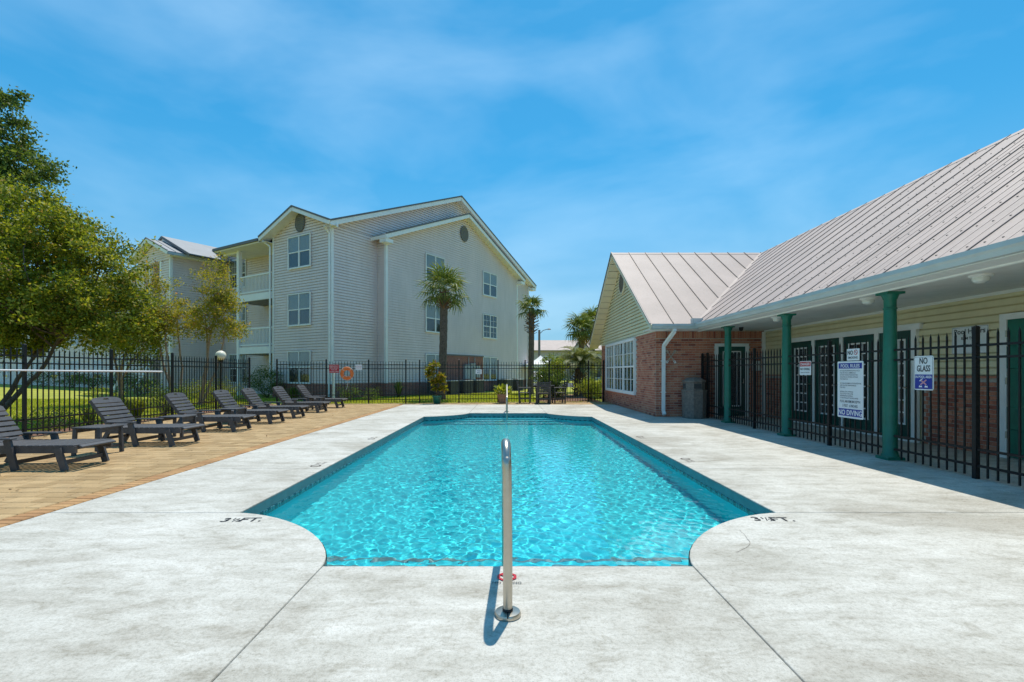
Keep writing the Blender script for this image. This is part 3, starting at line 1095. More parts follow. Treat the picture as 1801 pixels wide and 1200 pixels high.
def fence_t(px_):
    """Distance along the far fence of the post seen at photo column px_ (used once to read off post spacing)."""
    k = (px_ - 893) / 860
    dx, dy = FB.x - FA.x, FB.y - FA.y
    u = (k * FA.y - FA.x) / (dx - k * dy)
    return u * math.hypot(dx, dy)


def build_fences():
    ys = [3.35, 5.4, 7.43, 9.5, 11.58, 13.69, 15.74, 17.77]
    build_fence('long black picket fence running behind the row of sun loungers', (FENCE_L, 3.35), (FENCE_L, 19.9), [y - 3.35 for y in ys])
    L_ = (FB - FA).length
    posts = [0.0, 1.93, 3.63, 5.15, 5.72, 7.37, 9.04, 10.22, 11.28, 13.04, L_ - 0.02]
    build_fence('black picket fence across the far end of the pool in front of the lawn', FA, FB, posts)
    posts = [4.05, 5.87, 8.54, 11.14, 13.75, 14.12]
    build_fence('black picket fence running between the green porch columns', (5.62, 3.0), (5.62, 14.14), [p - 3.0 for p in posts],
                skip=[(p - 3.0, 0.10) for p in (4.55, 7.2, 9.87, 12.5)], height=1.80)


# ================================================================== CLUBHOUSE
EX, EZ = 5.15, 2.60           # main eave
RX, RZ_ = 9.45, 5.71          # main ridge
WY0, WYR, WY1, WX = 13.28, 18.2, 23.12, 3.89   # wing: front eave, ridge, back eave, rake
GW = 4.29                     # gable wall plane
SWY = 14.18                   # side wall plane (faces the camera)
PW = 7.47                     # porch back wall plane
MS = (RZ_ - EZ) / (RX - EX)
WS = (RZ_ - 2.58) / (WYR - WY0)


def zm(x):
    return EZ + (x - EX) * MS


def zw(y):
    return 2.58 + (y - WY0) * WS if y <= WYR else RZ_ - (y - WYR) * WS


class Pieces:
    """Alike pieces of one wall set: the first 300 (by priority) become parts, the rest one stuff mesh."""
    def __init__(self, name, stuff_name, mat, limit=300):
        self.items = []
        self.name, self.stuff, self.mat, self.limit = name, stuff_name, mat, limit

    def add(self, prio, mb=None, mesh=None, mt=None, src=None):
        self.items.append((prio, len(self.items), mb, mesh, mt, src))

    def flush(self, parent):
        self.items.sort(key=lambda i: (-i[0], i[1]))
        rest = MB()
        for k, (pr, _, mb, mesh, mt, src) in enumerate(self.items):
            if k < self.limit:
                if mesh is not None:
                    o = put(self.name, mesh, parent)
                    o.matrix_local = mt
                else:
                    mb.build(self.name, self.mat, parent)
            else:
                if mesh is not None:
                    rest.add([tuple(mt @ Vector(p)) for p in src.v], src.f)
                else:
                    rest.add(mb.v, mb.f)
        if rest.v:
            tag(rest.build(self.stuff, self.mat, parent), kind='stuff')


def siding_board(O, u, n, z0, z1, ua0, ua1, ub0, ub1, proud=0.024, gap=0.024):
    """One lapped board: O origin, u along, n outward; a = lower edge span, b = upper edge span.
    Its lower edge hangs a little above the board below, leaving an open shadow gap."""
    O, u, n = Vector(O), Vector(u), Vector(n)
    def P(a, z, o):
        return tuple(O + u * a + n * o + Vector((0, 0, z)))
    zb = z0 + gap
    vs = [P(ua0, zb + 0.012, -0.02), P(ua1, zb + 0.012, -0.02), P(ub1, z1, -0.02), P(ub0, z1, -0.02), P(ua0, zb, proud), P(ua1, zb, proud), P(ub1, z1, 0.006), P(ub0, z1, 0.006)]
    return MB().add(vs, [(3, 2, 1, 0), (4, 5, 6, 7), (0, 1, 5, 4), (1, 2, 6, 5), (2, 3, 7, 6), (3, 0, 4, 7)])


def clad(pieces, prio, O, u, n, z0, z1, lo, hi, step):
    """Courses from z0 to z1; lo(z), hi(z) give the span."""
    z = z0
    while z < z1 - 0.01:
        zt = min(z + step, z1)
        a0, a1, b0, b1 = lo(z), hi(z), lo(zt), hi(zt)
        if a1 - a0 > 0.03 and b1 - b0 > -0.001:
            pieces.add(prio, siding_board(O, u, n, z, zt, a0, a1, b0, max(b1, b0)))
        z += step


BRK = (0.2, 0.088, 0.0595)
brick_src = MB().box(-BRK[0] / 2, BRK[0] / 2, -0.045, 0.012, -BRK[2] / 2, BRK[2] / 2)
brick_half_src = MB().box(-0.0455, 0.0455, -0.045, 0.012, -BRK[2] / 2, BRK[2] / 2)
soldier_src = MB().box(-0.0295, 0.0295, -0.045, 0.014, -0.1, 0.1)
_bm = {}


def bricks(pieces, prio, O, u, n, z0, z1, u0, u1, holes=(), soldier=False):
    """Running bond on the wall plane through O; front face just proud of the mortar."""
    if not _bm:
        for nm, s in (('b', brick_src), ('h', brick_half_src), ('s', soldier_src)):
            _bm[nm] = (s.mesh('brick', 'brick'), s)
    O, u, n = Vector(O), Vector(u), Vector(n)
    rot = Matrix(((u.x, -n.x, 0), (u.y, -n.y, 0), (u.z, -n.z, 1)))
    rot = Matrix((( u.x, -n.x, 0), (u.y, -n.y, 0), (0, 0, 1)))
    # local y axis points inward (-n); geometry's +y face is 0.012 -> flip so that the proud side looks outward
    rot = Matrix(((-u.x, n.x, 0), (-u.y, n.y, 0), (0, 0, 1)))
    PITCH, ROW = 0.2105, 0.0705

    def put_b(kind, a, z, pr):
        p = O + u * a
        jit = RNG.uniform(-0.002, 0.002)
        mt = Matrix.Translation((p.x + n.x * jit, p.y + n.y * jit, z)) @ rot.to_4x4()
        me, src = _bm[kind]
        pieces.add(pr, mesh=me, mt=mt, src=src)
    top = z1 - (0.215 if soldier else 0)
    z = z0 + ROW / 2
    row = 0
    while z + ROW / 2 <= top + 0.001:
        a = u0 + PITCH / 2 - (PITCH / 2 if row % 2 else 0)
        while a - PITCH / 2 < u1:
            lo_, hi_ = a - 0.1, a + 0.1
            kind, pos = 'b', a
            if lo_ < u0 - 0.001:
                kind, pos = 'h', u0 + 0.052
            elif hi_ > u1 + 0.001:
                kind, pos = 'h', u1 - 0.052
                if u1 - (a - PITCH / 2) < 0.08:
                    a += PITCH
                    continue
            if not any(h0 - 0.03 < pos < h1 + 0.03 and g0 - 0.02 < z < g1 + 0.02 for h0, h1, g0, g1 in holes):
                put_b(kind, pos, z, prio(pos, z) if callable(prio) else prio)
            a += PITCH
        z += ROW
        row += 1
    if soldier:
        a = u0 + 0.035
        while a < u1 - 0.02:
            put_b('s', a, z1 - 0.108, prio(a, z1) if callable(prio) else prio)
            a += 0.0695


def window_unit(parent, w, h, loc, rz, cols=2, grid=None, lower='screen', frame=0.05, depth=0.06, blind=True, mat='white_trim', rows=2):
    """Double-hung window, local x across, -y outward, z up from the sill. cols units side by side."""
    f = MB()
    f.box(-w / 2, w / 2, -depth, 0.0, -frame, 0.0).box(-w / 2, w / 2, -depth, 0.0, h - frame * .2, h + frame)
    f.box(-w / 2 - frame, -w / 2, -depth, 0, -frame, h + frame).box(w / 2, w / 2 + frame, -depth, 0, -frame, h + frame)
    for c in range(1, cols):
        x = -w / 2 + w * c / cols
        f.box(x - frame * .6, x + frame * .6, -depth + 0.004, -0.002, 0, h - frame * .2)
    win = f.build('window', mat, parent, loc=loc, rot=(0, 0, rz))
    cw = w / cols
    s = MB()
    for c in range(cols):
        x0 = -w / 2 + cw * c + (frame * .6 if c else 0)
        x1 = -w / 2 + cw * (c + 1) - (frame * .6 if c < cols - 1 else 0)
        s.box(x0, x1, -depth + 0.012, -0.012, h * 0.5 - 0.028, h * 0.5 + 0.028)
        s.box(x0, x0 + 0.03, -depth + 0.014, -0.014, 0, h * .5).box(x1 - 0.03, x1, -depth + 0.014, -0.014, 0, h * .5)
        s.box(x0, x1, -depth + 0.014, -0.014, 0.0, 0.035)
        if grid:
            gx, gz = grid
            for k in range(1, gx):
                xx = x0 + (x1 - x0) * k / gx
                s.box(xx - 0.009, xx + 0.009, -depth + 0.022, -0.026, h * .5 + .028, h - .01)
                if lower != 'screen':
                    s.box(xx - 0.009, xx + 0.009, -depth + 0.022, -0.026, .035, h * .5 - .028)
            for k in range(1, gz):
                zz = h * .5 + .028 + (h * .5 - .038) * k / gz
                s.box(x0, x1, -depth + 0.023, -0.027, zz - 0.009, zz + 0.009)
                if lower != 'screen':
                    zz = .035 + (h * .5 - .063) * k / gz
                    s.box(x0, x1, -depth + 0.023, -0.027, zz - 0.009, zz + 0.009)
        MB().box(x0, x1, -0.030, -0.026, h * .5 + .028, h - .01).build('pane', 'window_glass', win)
        MB().box(x0 + .03, x1 - .03, -0.026, -0.022, .035, h * .5 - .028).build('pane', 'window_glass', win)
        if blind:
            MB().box(x0, x1, -0.012, -0.008, h * .5 + .0, h - .01).build('blind', 'blind', win)
        else:
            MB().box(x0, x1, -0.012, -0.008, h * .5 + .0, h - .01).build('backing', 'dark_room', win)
        MB().box(x0 + .03, x1 - .03, -0.012, -0.008, .035, h * .5 - .0).build('screen_dark_backing', 'screen' if lower == 'screen' else 'dark_room', win)  # insect screen; on gridded sashes a dark sheet painted as the unlit room
    s.build('sash', mat, win)
    return win


def french_door(parent, y0, y1, h, x, name='door'):
    """Glazed door leaf lying in the plane X=x, facing -X, from y0 (near) to y1."""
    w = y1 - y0
    d = MB()
    st = 0.165 if w > 0.8 else 0.13
    bot = 0.30
    d.box(x - 0.05, x, y0, y0 + st, 0.03, h).box(x - 0.05, x, y1 - st, y1, 0.03, h)
    d.box(x - 0.05, x, y0 + st, y1 - st, 0.03, bot).box(x - 0.05, x, y0 + st, y1 - st, h - 0.15, h)
    leaf = d.build(name, 'dark_green', parent)
    g = MB()
    a, b, c, e = y0 + st, y1 - st, bot, h - 0.15
    fw = 0.032
    g.box(x - 0.062, x - 0.012, a, b, c, c + fw).box(x - 0.062, x - 0.012, a, b, e - fw, e)
    g.box(x - 0.062, x - 0.012, a, a + fw, c + fw, e - fw).box(x - 0.062, x - 0.012, b - fw, b, c + fw, e - fw)
    for k in range(1, 3):
        yy = a + (b - a) * k / 3
        g.box(x - 0.058, x - 0.030, yy - 0.014, yy + 0.014, c + fw, e - fw)
    for k in range(1, 7):
        zz = c + (e - c) * k / 7
        g.box(x - 0.057, x - 0.031, a + fw, b - fw, zz - 0.014, zz + 0.014)
    g.build('glazing_bar', 'white_trim', leaf)
    MB().box(x - 0.028, x - 0.024, a + .01, b - .01, c + .01, e - .01).build('pane', 'window_glass', leaf)
    MB().tube([(x - 0.05, y0 + .07, 1.0), (x - 0.10, y0 + .07, 1.0)], 0.012, 8).tube([(x - 0.10, y0 + .07, 1.0), (x - 0.10, y0 + .17, 1.0)], 0.011, 8).build('handle', 'steel', leaf)
    return leaf


def build_clubhouse():
    ch = thing('clubhouse', 'brick and cream clubhouse with tan metal roof and green columned porch', 'clubhouse', (0, 0, 0))
    # cores behind brick and siding (mortar colour where brick stands)
    MB().prism([(GW, SWY, -0.03), (PW + 0.3, SWY, -0.03), (PW + 0.3, 22.3, -0.03), (GW, 22.3, -0.03)], (0, 0, 2.53)).build('brick_backing', 'mortar', ch)
    MB().prism([(GW + .035, SWY + .02, 2.5), (GW + .035, 22.28, 2.5), (GW + .035, WYR, 5.62)], (5.0, 0, 0)).build('gable_core', 'cream_siding', ch)
    MB().box(PW + 0.03, 12.5, -6, SWY - 0.01, -0.03, 2.62).build('porch_wall', 'cream_siding', ch)
    # ---- bricks
    pieces = Pieces('brick', 'brickwork', 'brick', 300)
    def near(pos, z):                      # larger on screen = nearer the camera along the porch wall
        return 100 - pos
    bricks(pieces, near, (PW - 0.0005, 0, 0), (0, 1, 0), (-1, 0, 0), 0.0, 1.19, 4.2, 8.78, holes=[(6.10, 7.36, 0, 3)])
    bricks(pieces, 60, (PW - 0.0005, 0, 0), (0, 1, 0), (-1, 0, 0), 0.0, 1.19, 12.95, SWY - 0.02)
    bricks(pieces, lambda a, z: 90 - abs(z - 1.5), (0, SWY, 0), (1, 0, 0), (0, -1, 0), 0.0, 2.48, GW, PW, holes=[(6.02, 6.94, 0, 2.10)], soldier=True)
    bricks(pieces, 10, (GW, 0, 0), (0, 1, 0), (-1, 0, 0), 0.0, 2.50, SWY, 22.3, holes=[(16.3, 21.1, 0.58, 2.40)], soldier=False)
    pieces.flush(ch)
    MB().box(PW + .0, PW + .03, 4.2, 8.78, -.03, 1.2).box(PW, PW + .03, 12.95, SWY - .01, -.03, 1.2).build('brick_backing', 'mortar', ch)
    # ---- cream siding
    sd = Pieces('siding_board', 'siding_field', 'cream_siding', 300)
    clad(sd, 50, (PW - 0.001, 0, 0), (0, 1, 0), (-1, 0, 0), 1.22, 2.62, lambda z: -2.0, lambda z: SWY - 0.03, 0.116)
    clad(sd, 40, (GW - 0.001, 0, 0), (0, 1, 0), (-1, 0, 0), 2.51, 5.55,
         lambda z: WYR - (RZ_ - 0.10 - z) / WS + 0.02, lambda z: WYR + (RZ_ - 0.10 - z) / WS - 0.02, 0.116)
    sd.flush(ch)
    # wainscot caps and wall trim
    MB().box(PW - 0.045, PW, 4.2, 6.09, 1.19, 1.222).build('wainscot_cap', 'brick', ch)
    MB().box(PW - 0.045, PW, 7.38, 8.76, 1.19, 1.222).build('wainscot_cap', 'brick', ch)
    MB().box(PW - 0.045, PW, 12.97, SWY - .03, 1.19, 1.222).build('wainscot_cap', 'brick', ch)
    MB().box(GW - 0.03, GW + 0.0, SWY - 0.02, 22.32, 2.475, 2.515).build('gable_band', 'cream_soffit', ch)
    # gable vent: round louvre
    v = MB().lathe([(0.42, 0), (0.42, 0.05), (0.36, 0.05), (0.36, 0.02)], n=28).build('gable_vent', 'cream_soffit', ch, loc=(GW - 0.02, WYR, 4.62), rot=(0, -PI / 2, 0))
    MB().lathe([(0.365, 0.015), (0.365, 0.028)], n=28).build('vent_backing', 'vent_dark', v)
    for k in range(9):
        zz = -0.30 + k * 0.075
        hw = math.sqrt(max(0.01, 0.36 ** 2 - zz ** 2))
        MB().cbox((0, 0, 0), (0.012, hw * 2 - .01, 0.05)).build('louvre', 'vent_dark', v, loc=(-zz * -1, 0, 0.045), rot=(0, R(60), 0))
    # ---- big gable window: three double-hung units
    window_unit(ch, 4.62, 1.78, (GW - 0.005, 18.72, 0.60), -PI / 2, cols=3, grid=(3, 2), lower='grid', frame=0.075, depth=0.075)
    MB().box(GW - 0.05, GW, 16.3, 21.14, 0.46, 0.525).build('window_sill', 'brick', ch)
    # ---- roof panels
    rp = 0.612
    y = -4.9
    yy = []
    while y < WYR:
        yy.append((y, min(y + rp, WYR)))
        y += rp
    def vx(y):
        return EX + max(0.0, y - WY0) * (RX - EX) / (WYR - WY0)
    T = 0.025
    for a, b in yy:
        segs = [(a, b)] if not (a < WY0 < b) else [(a, WY0), (WY0, b)]
        for p, q in segs:
            xa, xb = vx(p) - (0.03 if p < WY0 - 1e-6 else 0), vx(q) - (0.03 if q <= WY0 + 1e-6 else 0)
            poly = [(xa, p, zm(xa)), (RX, p, RZ_), (RX, q, RZ_), (xb, q, zm(xb))]
            pan = MB().prism(poly, (0, 0, T)).build('roof_panel', 'tan_roof', ch)
            if abs(p - a) < 1e-6:
                MB().bar((xa, p, zm(xa) + T + .007), (RX - .01, p, RZ_ + T + .007), 0.016, 0.015).build('standing_seam', 'seam', pan)
                if p < 8:
                    m2 = MB()
                    for fx in (0.33, 0.66):
                        m2.bar((xa, p + rp * fx, zm(xa) + T + .001), (RX - .01, p + rp * fx, RZ_ + T + .001), 0.03, 0.005)
                    m2.build('stiffening_rib', 'tan_roof', pan)
    x = WX
    while x < RX - 0.01:
        x1 = min(x + rp, RX)
        segs = [(x, x1)] if not (x < EX < x1) else [(x, EX), (EX, x1)]
        def vy(xx):
            return WY0 + max(0.0, xx - EX) * (WYR - WY0) / (RX - EX)
        for p, q in segs:
            ya, yb = vy(p), vy(q)
            poly = [(p, ya, zw(ya)), (q, yb, zw(yb)), (q, WYR, RZ_), (p, WYR, RZ_)]
            pan = MB().prism(poly, (0, 0, T)).build('roof_panel', 'tan_roof', ch)
            if abs(p - x) < 1e-6 and p > WX + 0.1:
                MB().bar((p, ya, zw(ya) + T + .014), (p, WYR - .01, RZ_ + T + .014), 0.020, 0.03).build('standing_seam', 'seam', pan)
        # far slope of the wing
        MB().prism([(x, WY1, zw(WY1)), (x1, WY1, zw(WY1)), (x1, WYR, RZ_), (x, WYR, RZ_)][::-1], (0, 0, T)).build('roof_panel', 'tan_roof', ch)
        x = x1
    MB().prism([(RX, -4.9, RZ_), (RX + 4.3, -4.9, EZ), (RX + 4.3, 23.1, EZ), (RX, WYR, RZ_)], (0, 0, T)).build('far_roof_slope', 'tan_roof', ch)
    rc = MB()
    for s_, sl in ((-1, MS), (1, (RZ_ - EZ) / 4.3)):
        rc.prism([(RX, -4.9, RZ_ + T + .004), (RX, WYR + .03, RZ_ + T + .004), (RX + s_ * .15, WYR + .03, RZ_ + T + .004 - .15 * sl), (RX + s_ * .15, -4.9, RZ_ + T + .004 - .15 * sl)], (0, 0, 0.006))
    rc.build('ridge_cap', 'tan_roof', ch)
    rc = MB()
    for s_ in (-1, 1):
        rc.prism([(WX - .02, WYR, RZ_ + T + .004), (RX - .1, WYR, RZ_ + T + .004), (RX - .1, WYR + s_ * .15, RZ_ + T + .004 - .15 * WS), (WX - .02, WYR + s_ * .15, RZ_ + T + .004 - .15 * WS)], (0, 0, 0.006))
    rc.build('ridge_cap', 'tan_roof', ch)
    MB().bar((EX + .05, WY0 + .057, 2.675), (RX, WYR, RZ_ + .035), 0.10, 0.02).build('valley_flashing', 'tan_roof', ch)
    # rake boards + panelled soffit of the wing gable
    for s in (-1, 1):
        ye = WY0 - 0.05 if s < 0 else WY1 + 0.05
        ze = zw(WY0) - 0.03
        MB().bar((WX - .012, ye, ze - 0.075 + .03), (WX - .012, WYR, RZ_ - .04), 0.024, 0.15).build('rake_board', 'cream_soffit', ch)
        MB().bar((WX - .03, ye, ze + .045), (WX - .03, WYR, RZ_ + .045), 0.05, 0.025).build('rake_flashing', 'roof_edge', ch)
        n = 16
        for k in range(n):
            t0, t1 = k / n, (k + 1) / n - 0.006 / 1
            p0 = Vector((0, ye + (WYR - ye) * t0, ze - 0.12 + (RZ_ - .13 - ze + 0.12) * t0))
            p1 = Vector((0, ye + (WYR - ye) * t1, ze - 0.12 + (RZ_ - .13 - ze + 0.12) * t1))
            MB().prism([(WX, p0.y, p0.z), (GW, p0.y, p0.z), (GW, p1.y, p1.z), (WX, p1.y, p1.z)], (0, 0, 0.012)).build('soffit_panel', 'cream_soffit', ch)
    # eaves: gutters, fascia, soffits
    def gutter(p0, p1, out):
        p0, p1, out = Vector(p0), Vector(p1), Vector(out)
        prof = [(0.0, 0.0), (0.075, 0.0), (0.10, 0.05), (0.125, 0.075), (0.125, 0.13), (0.115, 0.13), (0.115, 0.08), (0.0, 0.08)]
        m = MB()
        vs = []
        for q in (p0, p1):
            for a, z in prof:
                vs.append(tuple(q + out * a + Vector((0, 0, z))))
        k = len(prof)
        fs = [tuple(range(k)), tuple(reversed(range(k, 2 * k)))] + [(i, (i + 1) % k, k + (i + 1) % k, k + i) for i in range(k)]
        return m.add(vs, fs).build('gutter', 'gutter_grey', ch)
    gutter((EX + .03, -4.9, 2.485), (EX + .03, WY0 - .03, 2.485), (-1, 0, 0))
    gutter((WX + .01, WY0 + .03, 2.465), (EX + .02, WY0 + .03, 2.465), (0, -1, 0))
    MB().box(4.98, 5.26, WY0 - 0.12, WY0 + 0.04, 2.60, 2.74).build('gutter_guard', 'gutter_grey', ch)
    # porch soffit: vented panels
    y = -4.9
    mb = None
    pan_me = MB().box(EX + 0.03, 5.50, 0, 0.132, 2.475, 2.487).mesh('soffit_panel', 'white_trim')
    while y < SWY - 0.1:
        put('soffit_panel', pan_me, ch, (0, y, 0))
        y += 0.137
    MB().box(EX + .04, 5.51, -4.9, SWY - .01, 2.487, 2.52).build('soffit_backing', 'vent_dark', ch)
    MB().box(5.50, 5.545, -4.9, SWY - .01, 2.455, 2.52).build('soffit_trim', 'white_trim', ch)
    MB().box(5.545, PW, -4.9, SWY - .01, 2.50, 2.54).build('porch_ceiling', 'off_white', ch)
    MB().box(PW - 0.05, PW - 0.002, -4.9, SWY - .03, 2.455, 2.50).build('ceiling_moulding', 'white_trim', ch)
    MB().box(WX + .02, GW - .0, WY0 + .04, SWY, 2.47, 2.482).build('eave_soffit', 'white_trim', ch)
    MB().box(GW, 5.5, WY0 + .04, SWY - .014, 2.472, 2.484).build('eave_soffit', 'white_trim', ch)
    # columns
    def column(y):
        prof = [(0.112, 0.04), (0.112, 0.07), (0.100, 0.085), (0.100, 0.10), (0.092, 0.115), (0.094, 0.7), (0.090, 1.35), (0.080, 2.10), (0.078, 2.20), (0.088, 2.205), (0.088, 2.222), (0.078, 2.23),
                (0.078, 2.34), (0.088, 2.355), (0.098, 2.385), (0.112, 2.42)]
        c = MB().lathe(prof, n=28).build('column', 'green_paint', ch, smooth=True, loc=(5.63, y, 0))
        MB().bevbox(-0.125, 0.125, -0.125, 0.125, 0.0, 0.042, 0.006).build('column_base', 'green_paint', c)
        MB().box(-0.125, 0.125, -0.125, 0.125, 2.42, 2.455).build('column_capital', 'green_paint', c)
    for y in (4.55, 7.2, 9.87, 12.5):
        column(y)
    # porch doors in one white frame, each in its own opening
    ys = [8.92, 9.82, 10.86, 11.86, 12.86]
    fr = MB()
    fr.box(PW - 0.075, PW, 8.78, 12.97, 2.06, 2.17)
    for yq in ys:
        fr.box(PW - 0.073, PW, yq - 0.055, yq + 0.055, 0.0, 2.06)
    fr.box(PW - 0.072, PW, 8.9, 12.9, 0.0, 0.03)
    f = fr.build('door_frame', 'white_trim', ch)
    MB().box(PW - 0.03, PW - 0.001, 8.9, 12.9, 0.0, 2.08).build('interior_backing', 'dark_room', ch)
    for a, b in zip(ys, ys[1:]):
        french_door(ch, a + 0.06, b - 0.06, 2.055, PW - 0.004)
    # plain green door further along
    fr = MB().box(PW - 0.06, PW, 7.27, 7.37, 0, 2.14).box(PW - 0.06, PW, 6.1, 6.2, 0, 2.14).box(PW - 0.062, PW, 6.1, 7.37, 2.06, 2.15)
    fr.build('door_frame', 'white_trim', ch)
    d = MB().box(PW - 0.04, PW, 6.2, 7.27, 0.02, 2.06).build('door', 'green_paint', ch)
    for (a, b, c, e) in ((6.34, 6.68, 0.25, 0.95), (6.79, 7.13, 0.25, 0.95), (6.34, 6.68, 1.1, 1.9), (6.79, 7.13, 1.1, 1.9)):
        MB().bevbox(-(b - a) / 2, (b - a) / 2, -(e - c) / 2, (e - c) / 2, 0, 0.012, 0.01).build('panel', 'green_paint', d, loc=(PW - 0.04, (a + b) / 2, (c + e) / 2), rot=(0, -PI / 2, 0))
    for zz in (0.3, 1.1, 1.8):
        MB().tube([(PW - 0.065, 7.265, zz), (PW - 0.065, 7.265, zz + .1)], 0.012, 8).build('hinge', 'steel', d)
    # glazed door in the brick side wall
    x0, x1 = 6.06, 6.90
    fr = MB().box(x0 - .07, x0 + .03, SWY - .05, SWY, 0, 2.06).box(x1 - .03, x1 + .07, SWY - .05, SWY, 0, 2.06).box(x0 - .07, x1 + .07, SWY - .052, SWY, 2.03, 2.12)
    fr.build('door_frame', 'white_trim', ch)
    d = MB().box(x0 + .03, x0 + .16, SWY - .04, SWY, .03, 2.03).box(x1 - .16, x1 - .03, SWY - .04, SWY, .03, 2.03).box(x0 + .16, x1 - .16, SWY - .04, SWY, .03, .30).box(x0 + .16, x1 - .16, SWY - .04, SWY, 1.90, 2.03).build('door', 'dark_green', ch)
    g = MB()
    a, b = x0 + .16, x1 - .16
    for xx in (a + .012, b - .012):
        g.box(xx - .014, xx + .014, SWY - .05, SWY - .02, .30, 1.90)
    g.box(a, b, SWY - .05, SWY - .02, .30, .33).box(a, b, SWY - .05, SWY - .02, 1.87, 1.90)
    k = 5
    for i in range(1, k):
        xx = a + (b - a) * i / k
        g.box(xx - .008, xx + .008, SWY - .045, SWY - .025, .33, 1.87)
    g.build('glazing_bar', 'white_trim', d)
    MB().box(a, b, SWY - .022, SWY - .018, .30, 1.90).build('pane', 'window_glass', d)
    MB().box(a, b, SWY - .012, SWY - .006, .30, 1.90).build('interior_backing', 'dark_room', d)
    MB().tube([(x1 - .1, SWY - .04, .98), (x1 - .1, SWY - .09, .98), (x1 - .1, SWY - .095, 1.1)], 0.014, 8).build('handle', 'steel', d)
    # electric box and the wall's small fittings
    MB().bevbox(-0.11, 0.11, -0.14, 0.14, 0, 0.07, 0.008).build('utility_box', 'off_white', ch, loc=(7.2, SWY - .012, 1.47), rot=(R(90), 0, 0))
    MB().box(7.05, 7.40, SWY - 0.06, SWY - 0.013, 1.22, 2.40).build('corner_board', 'white_trim', ch, loc=(0.03, 0, 0)) if False else None
    MB().box(PW - 0.11, PW - 0.02, SWY - 0.06, SWY - 0.014, 0, 2.455).build('corner_board', 'white_trim', ch)
    # downspout
    ds = MB()
    dx = 4.50
    pts = [(dx + .03, WY0 + .0, 2.47), (dx + .03, WY0 + .0, 2.40), (dx, SWY - .07, 2.05), (dx - .01, SWY - .07, 0.16), (dx + .0, SWY - .14, 0.07)]
    for p, q in zip(pts, pts[1:]):
        ds.bar(p, q, 0.085, 0.085, up=(0, 1, 0.01))
    ds.build('downspout', 'white_trim', ch)
    for zz in (0.7, 1.6):
        MB().box(dx - .07, dx + .06, SWY - .118, SWY - .01, zz, zz + .025).build('strap', 'white_trim', ch)
    # porch ceiling lights and sensors
    for y in (6.15, 8.07, 10.8):
        l = MB().lathe([(0.12, 0.0), (0.12, -0.018), (0.095, -0.03)][::-1], n=18).build('ceiling_light', 'white_trim', ch, loc=(5.95, y, 2.50))
        MB().lathe([(0.03, -0.105), (0.075, -0.085), (0.09, -0.05), (0.085, -0.03)], n=18).build('lamp_shade', 'lamp_glass', l, smooth=True)
    MB().lathe([(0.02, -.10), (0.05, -.08), (0.055, -.03), (0.06, 0)], n=14).build('dome_camera', 'ink', ch, loc=(6.3, 13.2, 2.50))
    return ch


def build_wall_ornament():
    t = thing('wall_ornament', 'pale crossed paddles hung on the brick wall beside the downspout', 'wall ornament', (4.72, SWY - 0.045, 1.74))
    for s in (-1, 1):
        m = MB().bar((-0.11 * s, 0, -0.15), (0.11 * s, 0, 0.15), 0.022, 0.02, up=(0, 1, 0))
        p = m.build('paddle', 'ornament', t)
        MB().bar((0.085 * s, -0.004 * s, 0.115), (0.135 * s, -0.004 * s, 0.185), 0.06, 0.012, up=(0, 1, 0)).build('blade', 'ornament', p)
        MB().bar((-0.085 * s, -0.004 * s, -0.115), (-0.135 * s, -0.004 * s, -0.185), 0.06, 0.012, up=(0, 1, 0)).build('blade', 'off_white', p)


def build_litter_bin():
    t = thing('litter_bin', 'grey stone litter bin with a sooty hooded top against the brick wall', 'litter bin', (5.25, 13.78, 0))
    MB().lathe([(0.30, 0.0), (0.315, 0.02), (0.335, 0.74), (0.345, 0.755), (0.345, 0.80), (0.30, 0.80)], n=8, ph=PI / 8).build('body', 'stone_grey', t)
    MB().lathe([(0.29, 0.80), (0.29, 1.0), (0.315, 1.01), (0.315, 1.05), (0.20, 1.12), (0.06, 1.15)], n=8, ph=PI / 8).build('hood', 'stone_grey', t)
    for k in range(4):
        a = k * PI / 2 + PI / 4 - PI / 4
        MB().cbox((0, 0, 0), (0.20, 0.012, 0.13)).build('opening_flap', 'soot', t, loc=(0.272 * math.cos(a - PI / 2), 0.272 * math.sin(a - PI / 2), 0.90), rot=(0, 0, a))


# ================================================================== SIGNS
def sign_base(name, label, loc, rz, w, h, mat='sign_white', r=0.015, group=None):
    t = thing(name, label, 'sign', loc, rz, group)
    pts = []
    for cx, cz, a0 in ((w / 2 - r, h / 2 - r, 0), (-w / 2 + r, h / 2 - r, 90), (-w / 2 + r, -h / 2 + r, 180), (w / 2 - r, -h / 2 + r, 270)):
        for k in range(4):
            a = R(a0 + 30 * k)
            pts.append((cx + r * math.cos(a), 0.0, cz + r * math.sin(a)))
    MB().prism(pts, (0, 0.005, 0)).build('panel', mat, t)
    return t


def sign_text(t, txt, size, x, z, mat='ink', bold=0.0, align='CENTER', squash=1.0, y=-0.0025):
    return text_mb(txt, size, bold, align, squash).build('lettering', mat, t, loc=(x, y, z))


def sign_rect(t, x0, x1, z0, z1, mat, name='band', y0=-0.0015):
    return MB().box(x0, x1, y0, 0.001, z0, z1).build(name, mat, t)


def prohibition(t, x, z, r, mat='sign_red'):
    m = ring_mb(r * .78, r, 20)
    m.v = [(a, c, b) for a, b, c in m.v]
    o = m.build('prohibition_ring', mat, t, loc=(x, -0.003, z))
    MB().cbox((0, 0, 0), (r * 1.7, 0.001, r * .2), Matrix.Rotation(R(45), 4, 'Y')).build('slash', mat, o)


